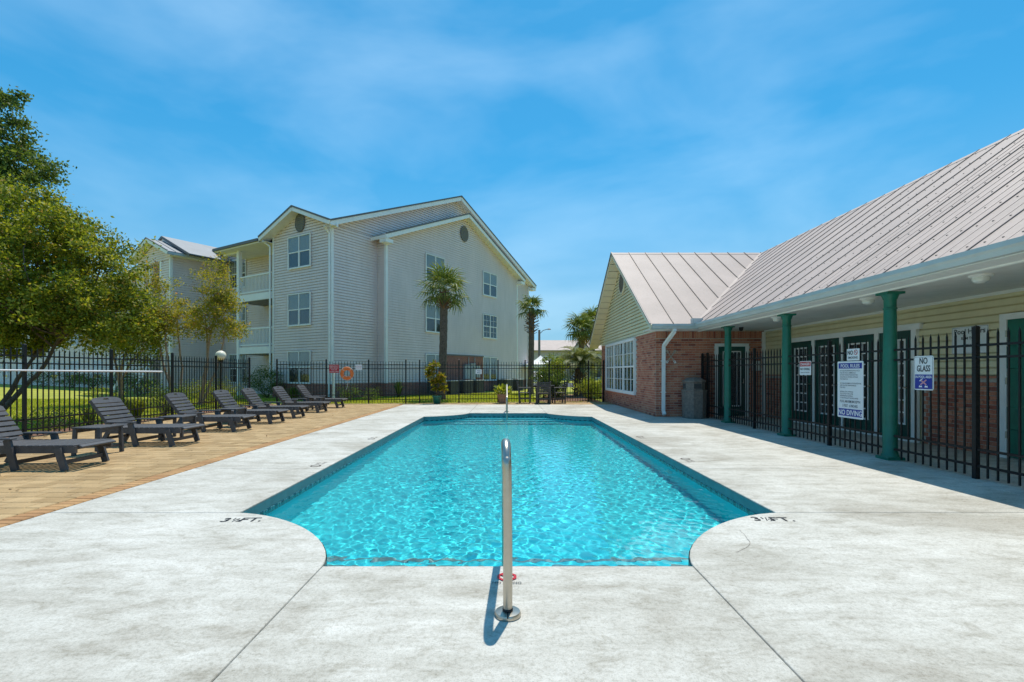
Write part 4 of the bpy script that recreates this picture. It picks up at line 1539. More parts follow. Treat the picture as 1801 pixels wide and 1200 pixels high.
def build_signs():
    FX = 5.578
    # NO GLASS
    t = sign_base('sign', 'white and blue no glass in pool area sign hung on the porch fence', (FX, 6.56, 1.268), -PI / 2, 0.31, 0.46, r=0.03)
    sign_rect(t, -0.135, 0.135, -0.212, -0.02, 'sign_blue')
    m = MB()
    for x0, x1, z0, z1 in ((-.143, .143, .212, .215), (-.143, .143, -.215, -.212), (-.143, -.140, -.212, .212), (.140, .143, -.212, .212)):
        m.box(x0, x1, -0.0015, 0.001, z0, z1)
    m.build('border', 'ink', t)
    sign_text(t, 'NO', 0.115, 0, 0.125, bold=0.018, squash=.72)
    sign_text(t, 'GLASS', 0.115, 0, 0.022, bold=0.018, squash=.66)
    sign_text(t, 'IN POOL AREA', 0.047, 0, -0.068, 'sign_white', bold=0.025, squash=.82)
    for a in (35, -35):                                     # crossed broken-glass emblem
        MB().cbox((0, 0, 0), (0.115, 0.001, 0.018), Matrix.Rotation(R(a), 4, 'Y')).build('emblem_stroke', 'pink', t, loc=(0, -0.0025 - 0.0006 * (a > 0), -0.125))
    for x in (-.045, .045):
        MB().add([(-.028, 0, -.014), (.028, 0, -.014), (.016, 0, .010), (0, 0, .002), (-.016, 0, .013)], [(0, 1, 2, 3, 4)]).build('emblem_shard', 'sign_white', t, loc=(x, -0.003, -0.178))
    MB().add([(-.035, 0, 0), (-.02, 0, -.01), (0, 0, .012), (.035, 0, .03), (.01, 0, .03)], [(0, 1, 2, 3, 4)]).build('emblem_shard', 'sign_white', t, loc=(-0.03, -0.004, -0.105))
    # POOL RULES
    t = sign_base('sign', 'tall blue and white pool rules board with no diving along its foot', (FX, 7.97, 0.995), -PI / 2, 0.60, 0.93, r=0.02)
    sign_rect(t, -0.27, 0.27, 0.345, 0.435, 'sign_blue')
    sign_rect(t, -0.27, 0.27, -0.435, -0.315, 'sign_blue')
    sign_text(t, 'POOL RULES', 0.078, 0, 0.363, 'sign_white', bold=0.02, squash=1.0)
    sign_text(t, 'NO DIVING', 0.115, 0, -0.415, 'sign_white', bold=0.025, squash=.92)
    sign_text(t, 'POOL MAXIMUM DEPTH', 0.06, 0, -0.215, 'ink_grey', bold=0.008, squash=.72)
    sign_text(t, '3 FEET  6 INCHES', 0.06, 0, -0.285, 'ink_grey', bold=0.008, squash=.78)
    rng = random.Random(4)
    z = 0.300
    lens = [.98, .82, .95, .93, .62, 0, .99, .86, .38, 0, .62, .72, .70, .80]
    words = ['NO FOOD OR BEVERAGES IN POOL OR ON', 'POOL WET DECK. COMMERCIALLY', 'BOTTLED WATER IN PLASTIC BOTTLES', 'IS ALLOWED ON THE POOL WET DECK', 'FOR HYDRATION', '',
             'NO GLASS OR ANIMALS IN THE FENCED POOL', 'AREA OR 50 FEET FROM UNFENCED', 'POOL DECK', '', 'BATHING LOAD: 18 PERSONS', 'POOL HOURS: 8 AM TO 8 PM', 'SHOWER BEFORE ENTERING', 'DO NOT SWALLOW THE POOL WATER']
    for l, wd in zip(lens, words):
        if l:
            sign_text(t, wd, 0.030, -0.235, z, 'ink_grey', bold=0.004, align='LEFT', squash=.78)
        z -= 0.0345
    # NO SMOKING
    t = sign_base('sign', 'small white no smoking sign fixed above the pool rules board', (FX, 7.90, 1.565), -PI / 2, 0.285, 0.19, r=0.008)
    sign_text(t, 'NO', 0.095, -0.062, 0.0, bold=0.02, squash=.85)
    prohibition(t, 0.065, 0.035, 0.042)
    sign_text(t, 'SMOKING', 0.05, 0, -0.065, 'ink_grey', bold=0.015)
    # DANGER NO DIVING
    t = sign_base('sign', 'small white danger no diving sign with a red panel on the porch fence', (FX, 9.17, 1.36), -PI / 2, 0.35, 0.26, r=0.012)
    sign_rect(t, -0.165, 0.165, 0.03, 0.118, 'sign_red')
    sign_text(t, 'DANGER', 0.07, 0, 0.05, 'sign_white', bold=0.02)
    sign_text(t, 'NO DIVING', 0.062, 0, -0.04, bold=0.015, squash=.92)
    sign_text(t, 'SHALLOW WATER', 0.032, 0, -0.095, 'ink_grey', bold=0.008)
    # POOL HOURS on the siding
    t = sign_base('sign', 'white pool hours notice screwed to the cream siding above the brick', (PW - 0.03, 7.88, 1.80), -PI / 2, 0.62, 0.44, r=0.006)
    sign_text(t, 'Pool Hours', 0.115, 0, 0.105, 'ink', bold=0.012)
    sign_text(t, '8AM TO', 0.062, -0.03, 0.01, 'ink', bold=0.012)
    sign_text(t, '8PM', 0.062, -0.03, -0.11, 'ink', bold=0.012)
    m = MB()
    for x0, x1, z0, z1 in ((-.30, .30, .208, .212), (-.30, .30, -.212, -.208), (-.30, -.297, -.208, .208), (.297, .30, -.208, .208)):
        m.box(x0, x1, -0.001, 0.001, z0, z1)
    m.build('border', 'ink_grey', t)
    # far fence: red rules sign, small white signs
    ang = math.atan2(FB.y - FA.y, FB.x - FA.x)
    def on_far(x):
        return (x, far_fence_y(x) - 0.045)
    x, y = on_far(-7.15)
    t = sign_base('sign', 'red notice with pale writing on the far fence beside the orange ring', (x, y, 1.44), ang, 0.40, 0.34, 'sign_red', r=0.01)
    for k, wd in enumerate(['EMERGENCY', 'RING BUOY', 'FOR LIFE', 'SAVING ONLY']):
        sign_text(t, wd, 0.06, 0, 0.085 - k * 0.075, 'sign_white', bold=0.01)
    x, y = on_far(-6.17)
    t = sign_base('sign', 'small white and pink notice on the far fence past the orange ring', (x, y, 1.50), ang, 0.27, 0.22, r=0.01)
    sign_text(t, 'NO RUNNING', 0.035, 0, 0.03, 'sign_red', bold=0.01)
    sign_text(t, 'POOL AREA', 0.035, 0, -0.04, 'sign_red', bold=0.01)
    x, y = on_far(-1.24)
    t = sign_base('sign', 'small white notice on the far fence above the terracotta pot', (x, y, 1.32), ang, 0.26, 0.20, r=0.01)
    sign_text(t, 'POOL', 0.06, 0, 0.015, 'ink', bold=0.02)
    sign_text(t, 'AREA', 0.06, 0, -0.065, 'ink', bold=0.02)
    # ring buoy
    x, y = on_far(-6.63)
    t = thing('ring_buoy', 'orange ring buoy hanging on the far black fence', 'ring buoy', (x, y - 0.03, 1.25), ang)
    m = MB()
    n1, n2, R0, r0 = 32, 12, 0.20, 0.072
    vs, fs = [], []
    for i in range(n1):
        a = 2 * PI * i / n1
        for j in range(n2):
            b = 2 * PI * j / n2
            rr = R0 + r0 * math.cos(b)
            vs.append((rr * math.cos(a), r0 * .75 * math.sin(b), rr * math.sin(a)))
    for i in range(n1):
        for j in range(n2):
            fs.append((i * n2 + j, ((i + 1) % n1) * n2 + j, ((i + 1) % n1) * n2 + (j + 1) % n2, i * n2 + (j + 1) % n2))
    m.add(vs, fs).build('ring', 'orange_ring', t, smooth=True)
    for k in range(4):
        a = PI / 4 + k * PI / 2
        b = MB()
        p = [(math.cos(a) * R0 + r0 * 1.04 * math.cos(q) * math.cos(a), r0 * .78 * math.sin(q), math.sin(a) * R0 + r0 * 1.04 * math.cos(q) * math.sin(a)) for q in [2 * PI * i / 14 for i in range(15)]]
        b.tube(p, 0.010, 6).build('band', 'rope', t)
    pts = [(0.28 * math.cos(a), -0.02, 0.28 * math.sin(a) - 0.012 * abs(math.sin(2 * a))) for a in [2 * PI * i / 40 for i in range(41)]]
    MB().tube(pts, 0.006, 5).build('grab_line', 'rope', t)
    MB().tube([(0.02, -0.02, -0.27), (0.03, -0.01, -0.4), (0.015, 0, -0.55), (-0.02, 0, -0.66)], 0.010, 6).build('hanging_rope', 'rope', t)
    # white post behind the fence
    t = thing('marker_post', 'white post standing in the bed behind the red notice', 'post', (-8.05, 22.6, -0.03))
    MB().bevbox(-0.05, 0.05, -0.05, 0.05, 0, 1.42, 0.01).build('shaft', 'white_trim', t)
    MB().lathe([(0.075, 1.42), (0.075, 1.45), (0.0, 1.49)], n=4, ph=PI / 4).build('cap', 'white_trim', t)
    # skimmer pole on the lounger-side fence
    t = thing('skimmer_pole', 'long white pool pole hung along the fence behind the loungers', 'pool pole', (FENCE_L + 0.055, 13.2, 1.305))
    MB().tube([(0, 0, 0), (0, -2.6, 0.006)], 0.021, 10).build('outer_tube', 'sign_white', t, smooth=True)
    MB().tube([(0, -2.55, 0.006), (0, -5.2, 0.02)], 0.017, 10).build('inner_tube', 'sign_white', t, smooth=True)
    for y in (-0.5, -2.6, -4.2):
        MB().tube([(0, y, 0.022), (-0.04, y, 0.03), (-0.05, y, -0.02), (0.0, y, -0.024)], 0.006, 6).build('hook', 'black_iron', t)


# ================================================================== HANDRAILS
def build_handrails():
    def rail(label, x, y, flip):
        t = thing('handrail', label, 'handrail', (x, y, 0), PI if flip else 0)
        pts = [(0, 0, 0.0), (0, 0, 0.4), (-0.004, 0, 0.76), (-0.006, 0.018, 0.82), (-0.008, 0.05, 0.862), (-0.010, 0.10, 0.885), (-0.012, 0.16, 0.880), (-0.014, 0.24, 0.85),
               (-0.016, 0.55, 0.70), (-0.018, 0.88, 0.54), (-0.018, 0.95, 0.49), (-0.018, 0.985, 0.42), (-0.018, 0.99, 0.30), (-0.018, 0.99, -0.56)]
        # smooth the path
        P = [Vector(p) for p in pts]
        out = []
        for i in range(len(P) - 1):
            p0, p1, p2, p3 = P[max(i - 1, 0)], P[i], P[i + 1], P[min(i + 2, len(P) - 1)]
            for k in range(5):
                u = k / 5
                out.append(0.5 * ((2 * p1) + (p2 - p0) * u + (2 * p0 - 5 * p1 + 4 * p2 - p3) * u * u + (3 * p1 - p0 - 3 * p2 + p3) * u ** 3))
        out.append(P[-1])
        MB().tube(out, 0.0245, 20).build('rail_tube', 'steel', t, smooth=True)
        MB().lathe([(0.068, 0.0), (0.070, 0.012), (0.064, 0.024), (0.040, 0.028), (0.026, 0.028)], n=28).build('escutcheon', 'steel', t, smooth=True)
        MB().lathe([(0.027, 0.028), (0.028, 0.036), (0.0255, 0.040)], n=20).build('collar', 'ink', t, smooth=True)
        MB().cbox((0, -0.048, 0.020), (0.007, 0.04, 0.02)).build('clamp_slot', 'ink', t)
        return t
    rail('steel handrail in the foreground at the near end of the pool', 0.0, 2.56, False)
    rail('steel handrail across the water at the far end of the pool', -0.04, 15.95, True)


# ================================================================== LOUNGERS, TABLES
def make_lounger(label):
    t = thing('sun_lounger', label, 'sun lounger', (0, 0, 0), 0, 'sun loungers along the fence')
    m = 'plastic_lumber'
    hw = 0.31
    for s in (-1, 1):
        y = s * (hw - 0.02)
        MB().bar((-0.50, y, 0.255), (0.78, y, 0.265), 0.035, 0.085).build('side_rail', m, t)
        # foot leg, mid leg (carries the arm), rear leg
        yo = s * (hw + 0.018)
        MB().bar((0.665, yo, 0.0), (0.575, yo, 0.285), 0.034, 0.085, up=(1, 0, 0)).build('leg', m, t)
        MB().bar((0.03, yo, 0.0), (-0.075, yo, 0.40), 0.034, 0.088, up=(1, 0, 0)).build('leg', m, t)
        MB().bar((-0.66, s * (hw - 0.055), 0.0), (-0.50, s * (hw - 0.055), 0.27), 0.034, 0.07, up=(1, 0, 0)).build('leg', m, t)
        MB().bevbox(-0.47, 0.005, s * (hw + 0.018) - 0.045, s * (hw + 0.018) + 0.045, 0.40, 0.425, 0.008).build('armrest', m, t)
        MB().bar((-0.44, yo, 0.27), (-0.44, yo, 0.40), 0.034, 0.06, up=(1, 0, 0)).build('arm_support', m, t)
        # back stile
        MB().bar((-0.455, s * (hw - 0.055), 0.265), (-0.84, s * (hw - 0.055), 0.775), 0.030, 0.045, up=(1, 0, 1)).build('back_stile', m, t)
    for x, z in ((0.015, 0.10), (0.645, 0.10)):
        MB().bar((x - 0.02, -hw, z), (x - 0.02, hw, z), 0.03, 0.05).build('stretcher', m, t)
    MB().bar((-0.60, -hw + .06, 0.12), (-0.60, hw - .06, 0.12), 0.03, 0.045).build('stretcher', m, t)
    for s in (-1, 1):
        MB().bar((-0.36, s * 0.17, 0.20), (-0.70, s * 0.17, 0.56), 0.025, 0.035, up=(1, 0, 1)).build('back_prop', m, t)
    # seat slats, the last one rolled over the end
    sl = MB().bevbox(-0.0345, 0.0345, -hw, hw, 0.0, 0.022, 0.006).mesh('slat', m)
    x = -0.415
    k = 0
    while x < 0.76:
        put('slat', sl, t, (x, 0, 0.302 + 0.008 * max(0, x)))
        x += 0.0875
        k += 1
    put('slat', MB().bevbox(-0.03, 0.03, -hw + .03, hw - .03, 0.0, 0.022, 0.006).mesh('slat', m), t, (0.815, 0, 0.297), (0, R(28), 0))
    # back slats on the incline
    d = Vector((-0.84 + 0.455, 0, 0.775 - 0.265)).normalized()
    ang = math.atan2(d.z, -d.x)
    for k in range(6):
        p = Vector((-0.455, 0, 0.285)) + d * (0.045 + k * 0.0865) + Vector((0.022, 0, 0.017))
        put('slat', sl, t, tuple(p), (0, ang, 0))
    # crest slat with rounded shoulders and a hand slot
    p = Vector((-0.455, 0, 0.285)) + d * (0.045 + 6 * 0.0865 + 0.02) + Vector((0.022, 0, 0.017))
    mb = MB()
    prof = [(-hw, -0.06), (-0.06, -0.06), (-0.06, 0.012), (-0.052, 0.03), (-0.04, 0.036), (-0.04, 0.066), (-0.17, 0.060), (-0.26, 0.045), (-hw, 0.010)]
    mb.prism([(-b, a, 0) for a, b in prof], (0, 0, 0.022))
    mb.prism([(-b, -a, 0) for a, b in reversed(prof)], (0, 0, 0.022))
    mb.prism([(0.06, -0.06, 0), (0.06, 0.06, 0), (-0.008, 0.06, 0), (-0.008, -0.06, 0)][::-1], (0, 0, 0.022))
    mb.prism([(-0.036, -0.04, 0), (-0.036, 0.04, 0), (-0.066, 0.04, 0), (-0.066, -0.04, 0)][::-1], (0, 0, 0.022))
    mb.build('crest_slat', m, t, loc=tuple(p), rot=(0, ang, 0))
    return t


def build_loungers():
    labs = ['dark slatted sun lounger closest to the camera, cut by the frame edge',
            'dark slatted sun lounger second along the fence, behind the closest one',
            'dark slatted sun lounger third along the fence, side table at its near arm',
            'dark slatted sun lounger fourth along the fence, in front of the globe lamp',
            'dark slatted sun lounger fifth along the fence, counting from the camera',
            'dark slatted sun lounger sixth along the fence, second from the far corner',
            'dark slatted sun lounger at the far end of the row by the far fence']
    spots = [(-6.40, 6.65, 0.01), (-6.43, 8.76, -0.02), (-6.53, 10.78, 0.03), (-6.53, 12.45, -0.015), (-6.60, 13.9, 0.02), (-6.66, 15.82, -0.02), (-6.78, 17.88, 0.015)]
    first = make_lounger(labs[0])
    for k, ((x, y, a), lab) in enumerate(zip(spots, labs)):
        o = first if k == 0 else copy_tree(first)
        o.location = (x, y, 0.004)
        o.rotation_euler = (0, 0, a)
        o['label'] = lab
    m = 'plastic_lumber'
    t = thing('side_table', '', 'side table', (0, 0, 0), 0, 'slatted side tables between the loungers')
    sl = MB().bevbox(-0.036, 0.036, -0.225, 0.225, 0.41, 0.432, 0.005).mesh('slat', m)
    for k in range(6):
        put('slat', sl, t, (-0.19 + k * 0.076, 0, 0))
    for sx in (-1, 1):
        MB().bar((sx * 0.185, -0.2, 0.375), (sx * 0.185, 0.2, 0.375), 0.022, 0.06).build('apron', m, t)
        MB().bar((sx * 0.185, -0.195, 0.11), (sx * 0.185, 0.195, 0.11), 0.022, 0.04).build('stretcher', m, t)
        for sy in (-1, 1):
            MB().bar((sx * 0.205, sy * 0.205, 0.0), (sx * 0.19, sy * 0.195, 0.41), 0.035, 0.055, up=(1, 0, 0)).build('leg', m, t)
    tl = [((-6.46, 5.78), 'slatted side table cut by the frame edge, before the closest lounger'),
          ((-6.43, 7.68), 'slatted side table between the first and second sun loungers'),
          ((-6.42, 9.52), 'slatted side table between the second and third sun loungers'),
          ((-6.50, 11.55), 'slatted side table between the third and fourth sun loungers'),
          ((-6.58, 16.8), 'slatted side table between the last two sun loungers')]
    for k, (p, lab) in enumerate(tl):
        o = t if k == 0 else copy_tree(t)
        o.location = (p[0], p[1], 0.004)
        o.rotation_euler = (0, 0, random.uniform(-.05, .05))
        o['label'] = lab


def build_patio_set():
    m = 'bronze_lumber'
    t = thing('patio_table', 'dark round patio table by the far fence ringed by slatted chairs', 'table', (1.52, 20.72, 0))
    n = 9
    for k in range(n):
        x = -0.46 + (k + .5) * 0.92 / n
        hl = math.sqrt(max(0.02, 0.48 ** 2 - x * x))
        MB().box(x - 0.047, x + 0.047, -hl, hl, 0.72, 0.745).build('slat', m, t)
    MB().lathe([(0.44, 0.66), (0.44, 0.72), (0.40, 0.72), (0.40, 0.66)], n=24).build('apron', m, t)
    for k in range(4):
        a = PI / 4 + k * PI / 2
        MB().bar((0.30 * math.cos(a), 0.30 * math.sin(a), 0.0), (0.30 * math.cos(a), 0.30 * math.sin(a), 0.70), 0.06, 0.06, up=(1, 0, 0)).build('leg', m, t)
    c = thing('patio_chair', '', 'chair', (0, 0, 0), 0, 'slatted chairs round the patio table')
    # faces +y
    for k in range(5):
        MB().bevbox(-0.24, 0.24, -0.22 + k * 0.092, -0.22 + k * 0.092 + 0.08, 0.43, 0.455, 0.005).build('slat', m, c)
    for k in range(5):
        z = 0.54 + k * 0.082
        MB().bar((-0.25, -0.235 - (z - 0.45) * 0.16, z), (0.25, -0.235 - (z - 0.45) * 0.16, z), 0.022, 0.058).build('back_slat', m, c)
    for s in (-1, 1):
        MB().bar((s * 0.265, -0.215, 0.0), (s * 0.265, -0.235, 0.45), 0.045, 0.06, up=(1, 0, 0)).build('leg', m, c)
        MB().bar((s * 0.265, -0.235, 0.45), (s * 0.265, -0.315, 0.93), 0.045, 0.05, up=(1, 0, 0)).build('back_post', m, c)
        MB().bar((s * 0.265, 0.215, 0.0), (s * 0.265, 0.215, 0.64), 0.045, 0.06, up=(1, 0, 0)).build('leg', m, c)
        MB().bevbox(s * 0.265 - .04, s * 0.265 + .04, -0.27, 0.25, 0.64, 0.665, 0.005).build('armrest', m, c)
        MB().bar((s * 0.265, -0.22, 0.20), (s * 0.265, 0.215, 0.20), 0.025, 0.045).build('stretcher', m, c)
    MB().bar((-0.265, 0.20, 0.40), (0.265, 0.20, 0.40), 0.025, 0.06).build('apron', m, c)
    MB().bar((-0.265, -0.21, 0.22), (0.265, -0.21, 0.22), 0.025, 0.045).build('stretcher', m, c)
    for k, (x, y, a, lab) in enumerate([(1.46, 20.12, 0.02, 'dark slatted patio chair with its back to the pool'),
                                        (0.72, 20.50, -PI / 2 - 0.1, 'dark slatted patio chair seen side on next to the terracotta pot'),
                                        (2.14, 20.55, PI / 2 + 0.1, 'dark slatted patio chair seen side on nearest the brick gable')]):
        o = c if k == 0 else copy_tree(c)
        o.location = (x, y, 0.0)
        o.rotation_euler = (0, 0, a)
        o['label'] = lab


# ================================================================== APARTMENT BLOCK
AO = Vector((-8.65, 24.0, 0))
AR = math.atan2(0.853, 0.522)
AW = 19.93               # length of the big gable wall
EZA, SLA = 8.50, 0.4165  # eave height, roof slope
OV = 0.45


def za(x):               # main roof underside height at local x
    return EZA + SLA * (x + OV) if x <= AW / 2 else EZA + SLA * (AW + OV - x)


def build_apartments():
    ap = thing('apartment_building', 'three storey pale grey sided apartment building behind the far fence', 'apartment building', tuple(AO), AR)
    ZR = za(AW / 2)
    ST = 0.142
    core = MB()
    core.prism([(0.045, 0.045, -0.05), (AW - .03, 0.045, -0.05), (AW - .03, 0.045, za(AW) - .05), (AW / 2, 0.045, ZR - 0.1), (0.045, 0.045, za(0) - .05)], (0, 4.71, 0))
    core.prism([(1.545, 4.70, -0.05), (AW - .03, 4.70, -0.05), (AW - .03, 4.70, za(AW) - .05), (AW / 2, 4.70, ZR - 0.1), (1.545, 4.70, za(1.53) - .05)], (0, 59.3, 0))
    core.prism([(3.045, -0.605, -0.05), (16.90, -0.605, -0.05), (16.90, -0.605, 8.6), (9.965, -0.605, 11.42), (3.045, -0.605, 8.6)], (0, 0.66, 0))
    core.build('wall_core', 'grey_siding', ap)
    MB().prism([(0.045, 0.02, 8.5), (0.045, 4.75, 8.5), (0.045, 2.385, 9.56)], (2.2, 0, 0)).build('wall_core', 'grey_siding', ap)
    # plinth
    pl = MB()
    pl.box(-0.035, 3.0, -0.035, 0.03, -0.05, 0.71).box(16.93, AW, -0.035, 0.03, -0.05, 0.71)
    pl.box(2.965, 16.965, -0.69, -0.62, -0.05, 0.71)
    pl.box(2.965, 3.03, -0.62, -0.036, -0.05, 0.71)
    pl.box(-0.035, 0.03, 0.03, 4.77, -0.05, 0.71)
    pl.build('plinth', 'far_brick', ap)
    # ---- siding
    sd = Pieces('siding_board', 'siding_field', 'grey_siding', 300)
    BW0, BW1, BY = 3.0, 16.93, -0.65
    bs = lambda z: max(BW0, BW0 + (z - 8.62) / SLA) if z > 8.62 else BW0
    clad(sd, 50, (0, BY, 0), (1, 0, 0), (0, -1, 0), 0.73, 11.5, lambda z: BW0 if z < 8.62 else BW0 + (z - 8.62) / SLA, lambda z: BW1 if z < 8.62 else BW1 - (z - 8.62) / SLA, ST)
    clad(sd, 60, (0, 0, 0), (0, 1, 0), (-1, 0, 0), 0.73, 9.6, lambda z: 0 if z < 8.66 else (z - 8.66) / 0.40, lambda z: 4.77 if z < 8.66 else 4.77 - (z - 8.66) / 0.40, ST)
    clad(sd, 45, (0, 0, 0), (1, 0, 0), (0, -1, 0), 0.73, 8.62, lambda z: 0, lambda z: 2.99, ST)
    clad(sd, 40, (0, 0, 0), (1, 0, 0), (0, -1, 0), 8.62, ZR - 0.1, lambda z: max(0, (z - 8.66) / SLA), lambda z: AW - max(0, (z - 8.66) / SLA), ST)
    clad(sd, 20, (0, 0, 0), (1, 0, 0), (0, -1, 0), 0.73, 8.62, lambda z: 16.94, lambda z: AW, ST)
    clad(sd, 30, (BW0, 0, 0), (0, 1, 0), (-1, 0, 0), 0.73, 8.6, lambda z: -0.65, lambda z: -0.02, ST)
    clad(sd, 35, (1.5, 0, 0), (0, 1, 0), (-1, 0, 0), 0.0, 9.0, lambda z: 4.78, lambda z: 12.2, ST)
    clad(sd, 15, (1.5, 0, 0), (0, 1, 0), (-1, 0, 0), 0.0, 9.0, lambda z: 16.2, lambda z: 64, ST)
    # left wing
    WY_0, WY_1, WXF = 12.2, 16.3, -1.7
    wc = (WY_0 + WY_1) / 2
    wing = MB()
    wing.prism([(0.1, WY_0 + .045, -0.05), (0.1, WY_1 - .02, -0.05), (0.1, WY_1 - .02, 8.3), (0.1, wc, 9.1), (0.1, WY_0 + .045, 8.3)], (3.0, 0, 0))
    wing.box(WXF + .045, 0.1, WY_0 + .045, WY_0 + 1.15, -0.05, 8.3)
    wing.box(WXF + .02, 0.1, WY_1 - 0.9, WY_1 - .02, -0.05, 8.3)
    wing.prism([(WXF + .02, WY_0 + .02, 8.0), (WXF + .02, WY_1 - .02, 8.0), (WXF + .02, WY_1 - .02, 8.3), (WXF + .02, wc, 9.1), (WXF + .02, WY_0 + .045, 8.3)], (1.8, 0, 0))
    wing.box(WXF + .3, 0.1, WY_0 + 1.15, WY_1 - 0.9, 2.7, 2.95).box(WXF + .3, 0.1, WY_0 + 1.15, WY_1 - 0.9, 5.6, 5.85)
    wing.build('wing_core', 'grey_siding', ap)
    clad(sd, 33, (0, WY_0, 0), (1, 0, 0), (0, -1, 0), 0.0, 8.35, lambda z: WXF, lambda z: 1.5, ST)
    clad(sd, 12, (WXF, 0, 0), (0, 1, 0), (-1, 0, 0), 0.0, 8.0, lambda z: WY_0, lambda z: WY_0 + 1.13, ST)
    clad(sd, 12, (WXF, 0, 0), (0, 1, 0), (-1, 0, 0), 0.0, 8.0, lambda z: WY_1 - .88, lambda z: WY_1, ST)
    clad(sd, 12, (WXF, 0, 0), (0, 1, 0), (-1, 0, 0), 8.0, 9.05, lambda z: WY_0 + max(0, (z - 8.3) / .4), lambda z: WY_1 - max(0, (z - 8.3) / .4), ST)
    sd.flush(ap)
    for y in (WY_0 + 1.2, wc + .55):
        MB().box(WXF - 0.02, WXF + 0.16, y - 0.09, y + 0.09, -0.05, 8.0).build('post', 'white_trim', ap)
    # corner boards
    def cb(x0, x1, y0, y1, z0=0.72, z1=8.6):
        MB().box(x0, x1, y0, y1, z0, z1).build('corner_board', 'white_trim', ap)
    cb(-0.03, 0.11, -0.03, -0.0005); cb(-0.03, -0.0005, 0.0, 0.11)
    cb(-0.03, -0.0005, 4.66, 4.78)
    cb(2.97, 3.11, -0.68, -0.651); cb(2.97, 2.999, -0.65, -0.54)
    cb(16.82, 16.96, -0.68, -0.651)
    cb(AW - .11, AW + .03, -0.03, -0.0005, 0.72, 8.5)
    cb(WXF - .03, WXF + .11, WY_0 - .03, WY_0 - .0005, 0, 8.3); cb(WXF - .03, WXF - .0005, WY_0, WY_0 + .11, 0, 8.0)
    # ---- windows
    for z in (0.76, 3.74, 6.72):
        window_unit(ap, 1.75, 1.60, (-0.036, 2.43, z), -PI / 2, cols=2, grid=None)
        for x, lw in ((7.02, 'screen'), (13.0, 'grid' if z == 3.74 else 'screen')):
            window_unit(ap, 1.68, 1.60, (x, BY - 0.036, z), 0, cols=2, grid=(2, 2) if lw == 'grid' else None, lower=lw, blind=lw != 'grid')
        window_unit(ap, 1.75, 1.75, (1.464, 10.7, z - .1), -PI / 2, cols=2, grid=(3, 2), lower='grid')
        for y in (18.5, 22.5, 27, 32, 37, 42, 47, 52, 57):
            window_unit(ap, 1.75, 1.6, (1.464, y, z), -PI / 2, cols=2)
    # round gable vents
    def vent(loc, rx, ry, rz):
        pts = [(rx * math.cos(a), ry * math.sin(a)) for a in [2 * PI * k / 28 for k in range(28)]]
        v = MB().prism([(x, 0.0, z) for x, z in pts], (0, -0.05, 0)).build('gable_vent', 'ac_grey', ap, loc=loc, rot=(0, 0, rz))
        for k in range(8):
            zz = (-0.82 + k * 0.235) * ry
            hw = rx * math.sqrt(max(0.02, 1 - (zz / ry) ** 2)) * 0.93
            MB().bar((-hw, -0.06, zz), (hw, -0.06, zz), 0.012, 0.055, up=(0, -0.5, 1)).build('louvre', 'vent_dark', v)
        m = MB()
        m.tube([(x * 1.03, -0.05, z * 1.03) for x, z in pts + pts[:1]], 0.022, 6, cap=False).build('vent_frame', 'ac_grey', v)
    vent((9.965, BY - 0.01, 10.40), 0.40, 0.48, 0)
    vent((-0.01, 2.385, 9.02), 0.36, 0.46, -PI / 2)
    # ---- roofs
    def roof_slab(pts, name='roof', mat='grey_roof', T=0.06):
        o = MB().prism(pts, (0, 0, T)).build(name, mat, ap)
        return o
    # main ridge runs along local y
    zb = EZA + 0.40 * 2.885
    xv = -OV + (zb - EZA) / SLA
    roof_slab([(-OV, -OV, EZA), (AW / 2, -OV, ZR), (AW / 2, 9.76, ZR), (-OV, 9.76, EZA), (-OV, 5.27, EZA), (xv, 2.385, zb)])
    roof_slab([(1.05, 9.76, za(1.05)), (AW / 2, 9.76, ZR), (AW / 2, 64.4, ZR), (1.05, 64.4, za(1.05))])
    roof_slab([(AW / 2, -OV, ZR), (AW + OV, -OV, EZA), (AW + OV, 64.4, EZA), (AW / 2, 64.4, ZR)])
    # bay gable roof
    zb = EZA + 0.40 * 2.885
    xv = -OV + (zb - EZA) / SLA
    for s in (-1, 1):
        ye = 2.385 + s * 2.885
        p = [(-0.5, ye, EZA + .008), (-0.5, 2.385, zb + .008), (xv + .1, 2.385, zb + .008), (-OV + .02, ye, EZA + .008)]
        roof_slab(p if s < 0 else p[::-1])
        MB().bar((-0.51, ye, EZA - .05), (-0.51, 2.385, zb - .05), 0.04, 0.20).build('rake_board', 'white_trim', ap)
        MB().bar((-0.525, ye, EZA + .085), (-0.525, 2.385, zb + .085), 0.07, 0.085).build('rake_flashing', 'roof_edge', ap)
        q = [(-0.5, ye, EZA - .13), (0.0, ye, EZA - .13), (0.0, 2.385, zb - .14), (-0.5, 2.385, zb - .14)]
        MB().prism(q if s < 0 else q[::-1], (0, 0, 0.02)).build('rake_soffit', 'off_white', ap)
    # bump-out gable roof
    zr2 = EZA + SLA * (9.965 - 2.55)
    for s in (-1, 1):
        xe = 9.965 + s * 7.415
        p = [(xe, -1.1, EZA + .006), (9.965, -1.1, zr2 + .006), (9.965, 0.0, zr2 + .006), (xe, 0.0, EZA + .006)]
        roof_slab(p if s < 0 else p[::-1])
        MB().bar((xe, -1.11, EZA - .07), (9.965, -1.11, zr2 - .07), 0.04, 0.22).build('rake_board', 'white_trim', ap)
        MB().bar((xe, -1.125, EZA + .085), (9.965, -1.125, zr2 + .085), 0.07, 0.085).build('rake_flashing', 'roof_edge', ap)
        q = [(xe, -1.1, EZA - .16), (9.965, -1.1, zr2 - .16), (9.965, -0.65, zr2 - .16), (xe, -0.65, EZA - .16)]
